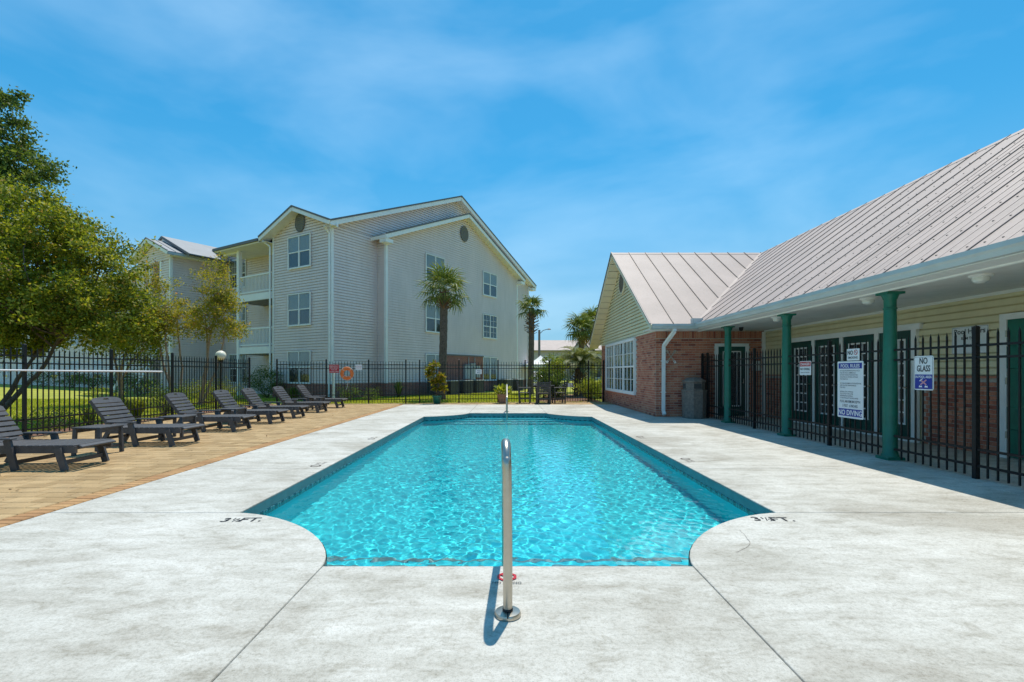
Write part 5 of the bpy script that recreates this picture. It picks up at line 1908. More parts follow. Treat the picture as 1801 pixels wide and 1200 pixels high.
        MB().prism(q if s < 0 else q[::-1], (0, 0, 0.02)).build('rake_soffit', 'off_white', ap)
        # eave return boxes
        MB().box(min(xe, xe - s * 0.55), max(xe, xe - s * 0.55), -1.09, -0.64, EZA - .34, EZA - .14).build('cornice_return', 'white_trim', ap)
        MB().box(xe - .03, xe + .03, -1.09, 0, EZA - .16, EZA + .01).build('fascia', 'white_trim', ap)
        # main gable rakes
        xm = AW / 2 + s * (AW / 2 + OV)
        MB().bar((xm, -OV - .01, EZA - .08), (AW / 2, -OV - .01, ZR - .08), 0.04, 0.22).build('rake_board', 'white_trim', ap)
        MB().bar((xm, -OV - .025, EZA + .085), (AW / 2, -OV - .025, ZR + .085), 0.07, 0.085).build('rake_flashing', 'roof_edge', ap)
        q = [(xm, -OV, EZA - .17), (AW / 2, -OV, ZR - .17), (AW / 2, 0, ZR - .17), (xm, 0, EZA - .17)]
        MB().prism(q if s < 0 else q[::-1], (0, 0, 0.02)).build('rake_soffit', 'off_white', ap)
    MB().box(AW - .1, AW + OV, -0.44, 0, EZA - .34, EZA - .14).build('cornice_return', 'white_trim', ap)
    # eave fascia, gutters, soffits on the balcony side
    def gut(x, y0, y1, z):
        MB().box(x - 0.11, x, y0, y1, z - 0.13, z + 0.01).build('gutter', 'roof_edge', ap)
        MB().box(x, x + 0.03, y0, y1, z - .2, z - .002).build('fascia', 'white_trim', ap)
    gut(-OV - .03, 5.3, 9.76, EZA)
    gut(1.02, 9.8, WY_0 - .4, za(1.05))
    gut(1.02, WY_1 + .4, 64.4, za(1.05))
    MB().box(-OV, 1.5, 4.8, 9.76, EZA - .2, EZA - .18).build('eave_soffit', 'off_white', ap)
    MB().prism([(-OV, 9.72, EZA - .2), (1.05, 9.72, EZA - .2), (1.05, 9.72, za(1.05)), (-OV, 9.72, EZA)], (0, 0.04, 0)).build('roof_end_board', 'grey_siding', ap)
    MB().box(1.05, 1.5, 9.76, 64.4, za(1.05) - .2, za(1.05) - .18).build('eave_soffit', 'off_white', ap)
    MB().box(-0.12, -0.02, -0.52, -0.03, EZA - .16, EZA - .02).build('gutter', 'white_trim', ap)
    # downspouts
    for (x, y) in ((-0.09, 4.9), (-0.10, 0.05)):
        MB().bar((x, y, 0.1), (x, y, 8.1), 0.08, 0.06, up=(1, 0, 0)).bar((x, y, 8.1), (x - .3, y + (.25 if y > 1 else 0), 8.4), 0.08, 0.06, up=(0, 1, 0)).build('downspout', 'white_trim', ap)
    MB().bar((AW - .2, -0.06, 0.1), (AW - .2, -0.06, 8.3), 0.08, 0.06, up=(1, 0, 0)).build('downspout', 'white_trim', ap)
    # ---- balconies between the bay and the main wall
    for z in (2.72, 5.70):
        MB().box(-0.03, 1.5, 4.80, 8.04, z - 0.38, z).build('balcony_floor', 'white_trim', ap)
        MB().box(0.02, 1.5, 4.80, 8.0, z - 0.42, z - 0.38).build('balcony_ceiling', 'vent_dark', ap)
        rl = MB().box(0.0, 0.09, 4.80, 7.95, z + 1.0, z + 1.07).build('balcony_railing', 'white_trim', ap)
        MB().box(0.01, 0.08, 4.80, 7.95, z + 0.09, z + 0.15).build('bottom_rail', 'white_trim', rl)
        y = 4.88
        bal = MB().box(0.030, 0.060, -0.015, 0.015, z + .15, z + 1.0).mesh('baluster', 'white_trim')
        while y < 7.9:
            put('baluster', bal, rl, (0, y, 0))
            y += 0.13
    MB().box(-0.06, 0.14, 7.95, 8.17, -0.05, 8.33).build('post', 'white_trim', ap)
    MB().box(0.02, 0.12, 8.17, 9.7, 8.2, 8.33).build('porch_beam', 'white_trim', ap)
    for z in (0.0, 2.73, 5.71):
        MB().box(1.42, 1.5, 5.0, 6.0, z + .02, z + 2.1).build('door_frame', 'white_trim', ap)
        d = MB().box(1.39, 1.43, 5.08, 5.92, z + .03, z + 2.03).build('door', 'ac_grey', ap)
        MB().box(1.375, 1.392, 5.2, 5.8, z + .3, z + 1.85).build('pane', 'window_glass', d)
        MB().box(1.38, 1.40, 7.0, 7.15, z + 1.55, z + 1.8).build('wall_lamp', 'ink', ap)
        MB().box(0.9, 1.5, 6.35, 6.45, z, z + 2.3).build('storage_wall', 'grey_siding', ap)
    # ---- wing roof
    zw_ = 8.30
    wr = zw_ + 0.42 * 2.6
    for s in (-1, 1):
        ye = wc + s * 2.6
        xin = 1.05 if s < 0 else 1.05
        p = [(-2.1, ye, zw_), (-2.1, wc, wr), (4.0, wc, wr), (1.3, ye, zw_)]
        sl_ = roof_slab(p if s < 0 else p[::-1], 'roof', 'grey_roof', 0.05)
        for k in range(12):
            x = -2.1 + k * 0.45
            xe = x
            ytop = wc
            zt = wr
            MB().bar((x, ye, zw_ + .06), (x + .0, wc, wr + .06), 0.02, 0.03).build('standing_seam', 'roof_edge', sl_) if x < 1.3 else None
        MB().bar((-2.11, ye, zw_ - .06), (-2.11, wc, wr - .06), 0.04, 0.20).build('rake_board', 'white_trim', ap)
        MB().bar((-2.125, ye, zw_ + .07), (-2.125, wc, wr + .07), 0.07, 0.05).build('rake_flashing', 'roof_edge', ap)
        q = [(-2.1, ye, zw_ - .15), (-1.68, ye, zw_ - .15), (-1.68, wc, wr - .15), (-2.1, wc, wr - .15)]
        MB().prism(q if s < 0 else q[::-1], (0, 0, 0.02)).build('rake_soffit', 'off_white', ap)
    # higher gable behind the wing's front gable
    for s in (-1, 1):
        ye = wc + 0.2 + s * 3.4
        p = [(-1.2, ye, zw_ - .05), (-1.2, wc + .2, wr + .38), (7.0, wc + .2, wr + .38), (1.6, ye, zw_ - .05)]
        roof_slab(p if s < 0 else p[::-1], 'roof', 'grey_roof', 0.05)
        MB().bar((-1.21, ye, zw_ - .08), (-1.21, wc + .2, wr + .35), 0.03, 0.14).build('rake_board', 'roof_edge', ap)
    MB().prism([(-1.15, wc + .2 - 2.6, zw_ + .0), (-1.15, wc + .2 + 3.2, zw_ - .02), (-1.15, wc + .2, wr + .32)], (1.2, 0, 0)).build('wing_core', 'grey_siding', ap)
    MB().box(-2.08, 1.3, WY_0 - .56, WY_0 - .46, zw_ - .12, zw_).build('gutter', 'gutter_grey', ap)
    MB().box(-1.7, 1.3, WY_0 - .46, WY_0, zw_ - .14, zw_ - .12).build('eave_soffit', 'off_white', ap)
    # outdoor stair at the breezeway
    stx = -1.9
    for k in range(13):
        MB().box(stx - 1.1, stx, WY_0 + 1.2 + k * 0.0 + (12 - k) * 0.26 - .3, WY_0 + 1.2 + (12 - k) * 0.26 - .02, 0.17 * (13 - k) * 0 + 0.19 * (k + 1) - .05, 0.19 * (k + 1)).build('stair_tread', 'off_white', ap)
    for x in (stx, stx - 1.1):
        MB().bar((x, WY_0 + 4.3, 0.1), (x, WY_0 + 1.1, 2.6), 0.05, 0.28).build('stair_stringer', 'white_trim', ap)
        MB().bar((x, WY_0 + 4.3, 1.05), (x, WY_0 + 1.1, 3.5), 0.05, 0.07).build('stair_rail', 'white_trim', ap)
    # meter bay on the big gable wall
    MB().box(8.05, 12.1, -0.72, -0.655, 0.71, 2.36).build('meter_wall', 'far_brick', ap)
    MB().box(8.0, 12.15, -0.76, -0.66, 2.36, 2.44).build('meter_wall_cap', 'vent_dark', ap)
    for x, w, h in ((10.1, 0.55, 0.95), (10.75, 0.5, 1.1), (11.35, 0.4, 0.8)):
        b = MB().bevbox(-w / 2, w / 2, -h / 2, h / 2, 0, 0.16, 0.01).build('meter_box', 'ac_top', ap, loc=(x, -0.72, 1.35), rot=(R(90), 0, 0))
        MB().lathe([(0.09, 0), (0.09, 0.05), (0.07, 0.07)], n=14).build('meter_dial', 'window_glass', b, loc=(0, h / 4, 0.16))
    for x in (10.35, 11.05):
        MB().tube([(x, -0.77, 0.3), (x, -0.77, 2.3)], 0.03, 8).build('conduit', 'ac_top', ap)
    return ap


def build_ac_units():
    t = thing('ac_unit', '', 'air conditioner', (0, 0, 0), AR, 'air conditioner units beside the apartments')
    MB().box(-0.46, 0.46, -0.46, 0.46, 0, 0.07).build('pad', 'stone_grey', t)
    MB().bevbox(-0.40, 0.40, -0.40, 0.40, 0.07, 0.80, 0.01).build('cabinet', 'soot', t)
    fin = MB().box(-0.012, 0.012, -0.425, -0.405, 0.10, 0.78).mesh('fin', 'ac_grey')
    for s in range(4):
        for k in range(9):
            o = put('fin', fin, t, (0, 0, 0), (0, 0, 0))
            o.matrix_local = Matrix.Rotation(s * PI / 2, 4, 'Z') @ Matrix.Translation((-0.36 + k * 0.09, 0, 0))
    MB().bevbox(-0.43, 0.43, -0.43, 0.43, 0.80, 0.85, 0.012).build('top_cover', 'ac_top', t)
    MB().lathe([(0.30, 0.85), (0.30, 0.875), (0.27, 0.88)], n=20).build('fan_grille', 'ac_grey', t)
    xs = [(5.9, -1.75, 'grey air conditioner unit behind the yellow potted plant'), (7.15, -1.7, 'grey air conditioner unit at the foot of the palm trunk'),
          (8.5, -1.75, 'grey air conditioner unit in front of the brick meter bay'), (9.8, -1.7, 'grey air conditioner unit below the meter boxes'),
          (13.4, -1.7, 'dark air conditioner unit under the right-hand gable windows'), (14.8, -1.75, 'dark air conditioner unit closest to the slim palm')]
    ca, sa = math.cos(AR), math.sin(AR)
    for k, (x, y, lab) in enumerate(xs):
        o = t if k == 0 else copy_tree(t)
        o.location = (AO.x + ca * x - sa * y, AO.y + sa * x + ca * y, -0.03)
        o['label'] = lab


# ================================================================== PLANTS
def crown_points(ells, ncl, per, spread, rng, shell=0.55):
    """Leaf positions gathered in clumps spread through ellipsoids; returns points and clump centres."""
    cen = []
    vol = np.array([e[3] * e[4] * e[5] for e in ells]) ** 0.72
    vol = vol / vol.sum()
    for e, f in zip(ells, vol):
        n = max(3, int(ncl * f))
        d = unit(rng.normal(size=(n, 3)))
        r = rng.uniform(shell ** 3, 1, (n, 1)) ** (1 / 3)
        wob = 1 + 0.16 * np.sin(d[:, :1] * 5 + d[:, 2:] * 7 + e[0]) + rng.normal(size=(n, 1)) * 0.07
        cen.append(np.array(e[:3]) + d * r * wob * np.array(e[3:6]))
    cen = np.concatenate(cen)
    k = rng.integers(int(per * .5), int(per * 1.5), len(cen))
    idx = np.repeat(np.arange(len(cen)), k)
    sz = rng.uniform(0.65, 1.35, (len(cen), 1))
    P = cen[idx] + rng.normal(size=(len(idx), 3)) * np.array([1, 1, 0.7]) * spread * sz[idx]
    return P, cen, idx


def limb_path(a, b, bend, rng, n=6):
    a, b = Vector(a), Vector(b)
    off = Vector(rng.normal(size=3)) * bend
    off.z = abs(off.z) * 0.6
    out = []
    for k in range(n + 1):
        u = k / n
        p = a.lerp(b, u) + off * math.sin(PI * u) + Vector(rng.normal(size=3)) * 0.02
        out.append(p)
    return out


def make_tree(name, label, cat, base, ells, ncl, per, spread, leaf, mat, trunks, bark='bark', r0=0.09, nlimb=26, seed=1, seedheads=0, group=None, shell=0.55):
    """trunks: list of (dx,dy,top xyz relative to base)."""
    rng = np.random.default_rng(seed)
    bx, by = base
    t = thing(name, label, cat, (bx, by, -0.03), 0, group)
    ells = [(e[0] - bx, e[1] - by, e[2] + 0.03, *e[3:]) for e in ells]
    P, cen, idx = crown_points(ells, ncl, per, spread, rng, shell)
    V = leaf_quads(P, leaf, leaf * 0.55, rng)
    put('crown', quads_mesh('crown', V, mat), t)
    tips = []
    for k, (dx, dy, top) in enumerate(trunks):
        pts = limb_path((dx, dy, 0), top, 0.12, rng, 7)
        rr = [r0 * (1.25 - 0.75 * i / 7) for i in range(8)]
        MB().tube(pts, rr, 9).build('trunk', bark, t, smooth=True)
        tips += pts[3:]
    mb = MB()
    pick = rng.permutation(len(cen))[:nlimb]
    for i in pick:
        c = Vector(cen[i])
        s = min(tips, key=lambda p: (p - c).length + 0.5 * max(0, p.z - c.z) + rng.uniform(0, .4))
        pts = limb_path(s, c, 0.10 * (c - s).length, rng, 5)
        mb.tube(pts, [r0 * 0.42 * (1 - 0.85 * q / 5) + 0.003 for q in range(6)], 6)
    if mb.v:
        mb.build('branches', bark, t, smooth=True)
    if seedheads:
        sel = cen[rng.permutation(len(cen))[:seedheads]]
        sel = sel[sel[:, 2] > np.median(cen[:, 2])]
        d = unit(sel - np.mean(cen, 0))
        Q = np.repeat(sel + d * spread * 1.2, 34, 0) + rng.normal(size=(len(sel) * 34, 3)) * np.array([.07, .07, .13])
        put('seed_heads', quads_mesh('seed_heads', leaf_quads(Q, leaf * .5, leaf * .4, rng), 'leaf_seed'), t)['kind'] = 'stuff'
    return t


def make_shrub(label, x, y, rx, rz, mat, n=900, leaf=0.07, seed=1, cat='shrub', name='shrub', z0=-0.02, ry=None, group=None):
    rng = np.random.default_rng(seed)
    t = thing(name, label, cat, (x, y, z0), 0, group)
    ry = ry or rx
    ells = [(0, 0, rz * 0.52, rx, ry, rz * 0.55)]
    for k in range(4):
        a = rng.uniform(0, 2 * PI)
        ells.append((rx * .5 * math.cos(a), ry * .5 * math.sin(a), rz * rng.uniform(.4, .75), rx * .55, ry * .55, rz * .35))
    P, cen, idx = crown_points(ells, max(12, n // 34), 34, min(rx, rz) * 0.16, rng, 0.45)
    P = P[P[:, 2] > 0.01]
    put('foliage', quads_mesh('foliage', leaf_quads(P, leaf, leaf * .5, rng), mat), t)
    mb = MB()
    for i in rng.permutation(len(cen))[:10]:
        mb.tube(limb_path((rng.normal() * .04, rng.normal() * .04, 0), cen[i], 0.04, rng, 3), [0.014, 0.011, 0.008, 0.004], 5)
    mb.build('stem', 'bark', t)
    return t


def blades_mb(n, h, spread, w, rng, droop=0.5):
    V = []
    for k in range(n):
        a = rng.uniform(0, 2 * PI)
        hh = h * rng.uniform(.6, 1.1)
        out = spread * rng.uniform(.15, 1.0)
        d = Vector((math.cos(a), math.sin(a), 0))
        s = Vector((-math.sin(a), math.cos(a), 0)) * w
        b = d * rng.uniform(0, spread * .15)
        m = b + d * out * .45 + Vector((0, 0, hh * .75))
        e = b + d * out + Vector((0, 0, hh * (1 - droop * out / max(spread, .01) * .6)))
        V.append([tuple(b - s), tuple(b + s), tuple(m + s * .8), tuple(m - s * .8)])
        V.append([tuple(m - s * .8), tuple(m + s * .8), tuple(e + s * .1), tuple(e - s * .1)])
    return np.array(V)


def make_tuft(label, x, y, h, spread, mat, n=120, w=0.012, seed=2, cat='grass plant', name='grass_plant', z=-0.02, droop=.5):
    rng = np.random.default_rng(seed)
    t = thing(name, label, cat, (x, y, z))
    put('blades', quads_mesh('blades', blades_mb(n, h, spread, w, rng, droop), mat), t)
    return t


def fan_frond_mesh(seed, mat='leaf_palm', R0=0.62, pet=0.55):
    """Fan frond: petiole along +x, pleated leaflets spread about its end, tips drooping."""
    rng = np.random.default_rng(seed)
    V = []
    s = 0.012
    V.append([(0, -s, 0), (0, s, 0), (pet, s * .7, -0.03), (pet, -s * .7, -0.03)])
    V.append([(0, 0, -s), (0, 0, s), (pet, 0, -0.03 + s * .7), (pet, 0, -0.03 - s * .7)])
    n = 17
    for k in range(n):
        a = R(-125 + 250 * k / (n - 1))
        ln = R0 * (1.0 - 0.22 * abs(a) / R(125)) * rng.uniform(.88, 1.06)
        d = np.array([math.cos(a), math.sin(a), 0.10 - 0.16 * abs(math.sin(a))])
        sd = np.array([-math.sin(a), math.cos(a), 0.35 * (1 if k % 2 else -1)])
        o = np.array([pet, 0, -0.03])
        m = o + d * ln * .55 + np.array([0, 0, .03])
        e = o + d * ln + np.array([0, 0, -ln * rng.uniform(.2, .6)])
        w0, w1 = 0.008, 0.030
        V.append([o - sd * w0, o + sd * w0, m + sd * w1, m - sd * w1])
        V.append([m - sd * w1, m + sd * w1, e + sd * .003, e - sd * .003])
    return quads_mesh('frond', np.array(V, dtype=float), mat)


def feather_frond_mesh(seed, mat='leaf_pindo', ln=1.7):
    rng = np.random.default_rng(seed)
    V = []
    n = 30
    pts = []
    for k in range(n + 1):
        u = k / n
        a = 0.95 - 2.1 * u ** 1.3
        pts.append((a, u))
    pos = [np.array([0., 0., 0.])]
    for k in range(n):
        a = pts[k][0]
        pos.append(pos[-1] + np.array([math.cos(a), 0, math.sin(a)]) * ln / n)
    for k in range(n):
        p, q = pos[k], pos[k + 1]
        w = 0.014 * (1 - .7 * k / n)
        V.append([p + [0, -w, 0], p + [0, w, 0], q + [0, w, 0], q + [0, -w, 0]])
        if k > 4:
            d = unit((q - p)[None])[0]
            L0 = 0.42 * math.sin(PI * (k / n) ** .8 * .9 + .25)
            for s in (-1, 1):
                lf = unit((np.array([0, s, 0]) * .8 + d * .55 + np.array([0, 0, .45]))[None])[0]
                e = p + lf * L0 * rng.uniform(.85, 1.1) + np.array([0, 0, -.05])
                V.append([p, p + d * .05, e + d * .03, e])
    return quads_mesh('frond', np.array(V, dtype=float), mat)


def make_fan_palm(label, x, y, zc, rad, trunk_r, nfr, seed, boots=(0.6, 0.22), lean=(0, 0), pet=0.55, dead=0):
    rng = random.Random(seed)
    t = thing('palm_tree', label, 'palm tree', (x, y, -0.03))
    n = 26
    pts = [(lean[0] * math.sin(PI * .5 * k / n), lean[1] * k / n, zc * k / n * 0.97) for k in range(n + 1)]
    rr = [trunk_r * (1.25 if k == 0 else 1.0 + 0.12 * math.exp(-k / 3) + (0.035 if k % 2 else -0.02)) for k in range(n + 1)]
    MB().tube(pts, rr, 14).build('trunk', 'palm_bark', t, smooth=True)
    top = Vector(pts[-1])
    bl, br = boots[:2]
    boff = boots[2] if len(boots) > 2 else 0.0
    bm = MB()
    for k in range(46):                                   # old leaf bases
        u = k / 46
        a = k * 2.39996
        z = top.z - boff - bl + bl * u
        r1 = trunk_r * 1.0
        prof = math.sin(PI * min(1, u * .8 + .15))
        d = Vector((math.cos(a), math.sin(a), 0))
        b = Vector((top.x, top.y, z)) + d * r1 * .8
        e = b + d * br * (0.35 + .65 * prof) * rng.uniform(.7, 1.2) + Vector((0, 0, 0.16 * rng.uniform(.6, 1.2)))
        bm.bar(b, e, 0.075, 0.025, up=(0, 0, 1))
    bm.build('leaf_base', 'palm_boot', t)
    fm = [fan_frond_mesh(seed * 10 + i, R0=rad * .55, pet=pet) for i in range(4)]
    dm = fan_frond_mesh(seed * 10 + 9, 'leaf_dead', R0=rad * .45, pet=pet * .9) if dead else None
    for k in range(nfr):
        a = k * 2.39996 + rng.uniform(-.2, .2)
        u = (k + .5) / nfr
        el = R(80 - 128 * u + rng.uniform(-9, 9))
        rot = Matrix.Rotation(a, 4, 'Z') @ Matrix.Rotation(-el, 4, 'Y') @ Matrix.Rotation(rng.uniform(-.35, .35), 4, 'X')
        sc = rng.uniform(.85, 1.1)
        o = put('frond', fm[k % 4], t)
        o.matrix_local = Matrix.Translation(top + Vector((0, 0, rng.uniform(-.05, .12)))) @ rot @ Matrix.Scale(sc, 4)
    for k in range(dead):
        a = rng.uniform(0, 2 * PI)
        rot = Matrix.Rotation(a, 4, 'Z') @ Matrix.Rotation(R(50 + rng.uniform(-15, 20)), 4, 'Y')
        o = put('dead_frond', dm, t)
        o.matrix_local = Matrix.Translation(top + Vector((0, 0, -0.1))) @ rot
    return t


def build_plants():
    # big crape myrtle leaning over the lounger fence
    make_tree('shade_tree', 'broad yellow green tree overhanging the fence behind the closest lounger', 'tree', (-13.9, 13.1),
              [(-13.4, 13.1, 4.2, 2.2, 2.1, 2.05), (-11.7, 13.1, 3.85, 1.55, 1.6, 1.75), (-10.75, 13.2, 2.85, 0.95, 1.2, 0.95), (-12.7, 12.5, 2.95, 2.0, 1.5, 0.95), (-14.9, 13.4, 3.8, 1.6, 1.9, 2.2), (-13.6, 13.0, 2.5, 1.5, 1.3, 0.7)],
              640, 150, 0.15, 0.095, 'leaf_myrtle', [(0, 0, (1.3, 0.1, 1.9)), (-0.1, 0.1, (-0.3, 0.2, 2.3)), (0.1, -0.1, (2.1, -0.2, 2.25))], 'bark', 0.062, 60, 3, 34)
    make_tree('tall_tree', 'tall dark green tree rising over the yellow green one', 'tree', (-17.5, 16.2),
              [(-17.6, 16.2, 8.75, 1.75, 1.7, 1.55), (-16.6, 16.0, 7.7, 1.3, 1.3, 1.0), (-18.0, 16.2, 6.2, 2.0, 1.8, 1.8), (-16.35, 16.0, 9.75, 0.55, 0.6, 0.75)],
              260, 150, 0.17, 0.115, 'leaf_dark', [(0, 0, (0.1, 0, 9.2))], 'bark', 0.17, 46, 5, 16)
    make_tree('small_tree', 'pale olive tree rising behind the skimmer pole', 'tree', (-15.7, 19.8),
              [(-15.5, 19.8, 3.3, 1.5, 1.4, 1.35), (-15.0, 19.8, 2.5, 1.1, 1.1, 0.9)],
              170, 100, 0.20, 0.085, 'leaf_myrtle', [(0, 0, (0.4, 0, 2.6)), (0.1, .1, (-.4, 0.1, 2.6)), (.1, 0, (0.9, 0, 2.2))], 'bark_pale', 0.05, 26, 7, 10)
    make_tree('crape_myrtle', 'slender golden crape myrtle with forking pale trunks, closer to the skimmer pole', 'tree', (-13.45, 19.9),
              [(-14.15, 19.9, 4.3, 0.75, 0.8, 0.9), (-13.6, 19.8, 3.5, 1.15, 0.9, 0.75), (-14.5, 19.9, 3.2, 0.9, 0.8, 0.7), (-14.6, 19.9, 5.1, 0.25, 0.3, 0.5)],
              110, 70, 0.15, 0.085, 'leaf_golden', [(0, 0, (-0.9, 0, 3.6)), (0.08, 0.05, (-0.1, 0.1, 3.5)), (-0.05, 0, (-0.45, -.05, 3.9))], 'bark_pale', 0.042, 24, 9, 14, shell=0.3)
    make_tree('crape_myrtle', 'slender golden crape myrtle in front of the balconies', 'tree', (-12.35, 19.6),
              [(-11.75, 19.6, 4.75, 0.65, 0.7, 1.0), (-12.1, 19.6, 3.4, 0.95, 0.85, 0.75), (-11.15, 19.6, 3.0, 0.75, 0.6, 0.35), (-11.5, 19.6, 4.0, 0.8, 0.8, 0.7), (-11.75, 19.6, 5.65, 0.3, 0.3, 0.4)],
              120, 70, 0.15, 0.085, 'leaf_golden', [(0, 0, (0.65, 0, 4.0)), (0.1, 0, (1.0, 0.05, 2.9)), (-0.04, 0.03, (0.2, 0, 3.6))], 'bark_pale', 0.045, 26, 13, 16, shell=0.3)
    # palms
    make_fan_palm('cabbage palm standing in front of the wide gable wall', -3.2, 23.6, 5.35, 1.45, 0.185, 30, 2, (0.85, 0.26), (0.12, 0), pet=0.74)
    make_fan_palm('slim cabbage palm at the far corner of the apartment wall', 1.40, 30.0, 5.45, 1.05, 0.175, 20, 4, (1.15, 0.36, 0.45), (0.06, 0), pet=0.5)
    make_fan_palm('cabbage palm with a hanging dead frond beside the clubhouse gable', 5.05, 33.5, 4.35, 1.45, 0.19, 34, 6, (0.8, 0.26), pet=0.6, dead=4)
    make_fan_palm('cabbage palm half hidden behind the clubhouse rake', 6.15, 35.5, 5.1, 1.45, 0.19, 30, 8, (0.8, 0.26), pet=0.6)
    t = thing('pindo_palm', 'silvery feather palm with a stout dark trunk beyond the patio chairs', 'palm tree', (4.0, 27.2, -0.03))
    MB().tube([(0, 0, 0), (0.02, 0, 0.5), (0, 0, 1.1), (0, 0, 1.6)], [0.36, 0.33, 0.30, 0.22], 14).build('trunk', 'palm_bark', t)
    bm = MB()
    rng = random.Random(5)
    for k in range(60):
        a = k * 2.39996
        z = 0.25 + 1.3 * k / 60
        d = Vector((math.cos(a), math.sin(a), 0))
        bm.bar(d * .27 + Vector((0, 0, z)), d * (.42 + rng.uniform(0, .12)) + Vector((0, 0, z + .14)), 0.07, 0.03)
    bm.build('leaf_base', 'palm_bark', t)
    fm = [feather_frond_mesh(40 + i, ln=1.9) for i in range(3)]
    for k in range(46):
        u = (k + .5) / 46
        o = put('frond', fm[k % 3], t)
        o.matrix_local = Matrix.Translation((0, 0, 1.5)) @ Matrix.Rotation(k * 2.39996, 4, 'Z') @ Matrix.Rotation(R(-38 + 72 * u + rng.uniform(-8, 8)), 4, 'Y') @ Matrix.Scale(rng.uniform(.85, 1.1), 4)
    # shrubs behind the lounger fence
    S = make_shrub
    S('rounded bright yellow green bush behind the fence by the globe lamp', -12.55, 20.6, 1.05, 0.95, 'leaf_bright', 4400, 0.06, 31)
    S('leafy mid green bush behind the third lounger outside the fence', -11.6, 16.6, 0.75, 0.95, 'leaf_shrub', 1500, 0.07, 32)
    S('low dark green bush by the fence behind the closest lounger', -10.15, 11.0, 0.7, 0.5, 'leaf_shrub', 1400, 0.055, 33, ry=1.1)
    S('dark bush with small leaves under the skimmer pole end', -10.35, 14.7, 0.5, 0.75, 'leaf_shrub', 1100, 0.06, 34)
    S('dark rounded bush on the lawn by the far stairs', -20.4, 27.0, 1.2, 0.95, 'leaf_dark', 1500, 0.09, 35)
    S('dark clipped bush beside the ground floor patio', -12.6, 25.6, 0.95, 1.45, 'leaf_dark', 5000, 0.07, 36)
    S('small dark bush against the plinth under the bay window', -10.4, 23.9, 0.55, 0.6, 'leaf_shrub', 800, 0.06, 37)
    S('dark bush right under the ring buoy outside the fence', -7.35, 22.5, 0.55, 0.75, 'leaf_shrub', 1000, 0.06, 38)
    S('low dark bush behind the small white and pink notice', -6.5, 22.9, 0.55, 0.55, 'leaf_shrub', 800, 0.06, 39)
    S('small mixed bush before the distant lawn planting, below the shade tree', -18.5, 22.5, 0.8, 0.7, 'leaf_bright', 900, 0.07, 40)
    ca, sa = math.cos(AR), math.sin(AR)
    for k, (lx, ly) in enumerate([(0.2, 18.0), (0.0, 20.6), (0.3, 24.4), (-0.2, 28.5), (0.2, 33.5), (0.0, 39.5)]):
        S('dark foundation shrub by the distant wing, ' + ['at the foot of the outdoor stairs', 'second from the outdoor stairs', 'third from the outdoor stairs', 'fourth from the outdoor stairs', 'seen beside the leaning shade tree trunk', 'farthest from the outdoor stairs'][k],
          AO.x + ca * lx - sa * ly, AO.y + sa * lx + ca * ly, 1.0 + .25 * (k % 2), 1.1 + .2 * (k % 3), 'leaf_dark', 1500, 0.11, 70 + k, ry=1.1, group='foundation shrubs along the distant wing')
    make_tuft('clump of strap leaved grass behind the second lounger', -10.35, 13.0, 0.75, 0.55, 'leaf_shrub', 260, 0.012, 41)
    make_tuft('second clump of strap leaved grass further along the fence', -10.5, 13.85, 0.65, 0.5, 'leaf_bright', 220, 0.012, 42)
    make_tuft('spiky yucca growing in the mulch behind the fence', -10.05, 11.75, 0.55, 0.42, 'leaf_dark', 46, 0.022, 43, 'yucca', 'yucca', droop=.2)
    make_tuft('grass clump by the bay window plinth', -9.9, 22.6, 0.7, 0.5, 'leaf_shrub', 200, 0.014, 44)
    make_tuft('tiny dark branching plant by the plinth near the gable wall', -5.7, 25.6, 0.95, 0.5, 'leaf_dark', 40, 0.03, 45, 'shrub', 'shrub', droop=.1)
    # garden beyond the patio chairs
    S('tall dark bush between the patio chairs and the slim palm', 1.75, 24.3, 0.6, 1.65, 'leaf_dark', 4200, 0.08, 51)
    S('dark leafy bush behind the patio table', 2.45, 23.9, 0.45, 1.15, 'leaf_shrub', 3200, 0.08, 52)
    S('tall yellow green bush in front of the feather palm', 2.35, 25.8, 0.65, 2.1, 'leaf_bright', 4200, 0.10, 53)
    S('bright low bush at the corner of the brick gable', 3.95, 23.3, 0.65, 0.95, 'leaf_bright', 3400, 0.075, 55)
    S('light green bush behind the corner of the brick gable', 4.7, 24.8, 0.6, 1.0, 'leaf_bright', 2400, 0.09, 56)
    # potted plants
    t = thing('potted_plant', 'yellow croton in a round green pot by the far fence', 'potted plant', (-2.93, 20.25, 0))
    MB().lathe([(0.12, 0.0), (0.15, 0.03), (0.185, 0.26), (0.20, 0.27), (0.20, 0.33), (0.175, 0.33), (0.165, 0.29)], n=24).build('pot', 'pot_green', t, smooth=True)
    MB().lathe([(0.17, 0.27), (0.01, 0.30)], n=16).build('soil', 'soil', t)
    rng = np.random.default_rng(61)
    cl = [(0.0, 0, 0.62, 0.34), (0.12, 0, 0.95, 0.30), (-0.1, 0.05, 0.9, 0.3), (0.25, 0, 0.6, 0.25), (-0.22, -.05, 1.45, 0.32), (-0.05, 0, 1.62, 0.26), (0.15, .05, 1.15, 0.22), (-.3, 0, 1.2, .2)]
    P, D = [], []
    for x, y, z, r in cl:
        d = unit(rng.normal(size=(60, 3)))
        d[:, 2] = np.abs(d[:, 2]) * .6 - .1
        P.append(np.array([x, y, z]) + d * r * .25); D.append(d)
    put('foliage', quads_mesh('foliage', leaf_quads(np.concatenate(P), 0.22, 0.085, rng, dirs=np.concatenate(D), droop=.25), 'leaf_croton'), t)
    mb = MB()
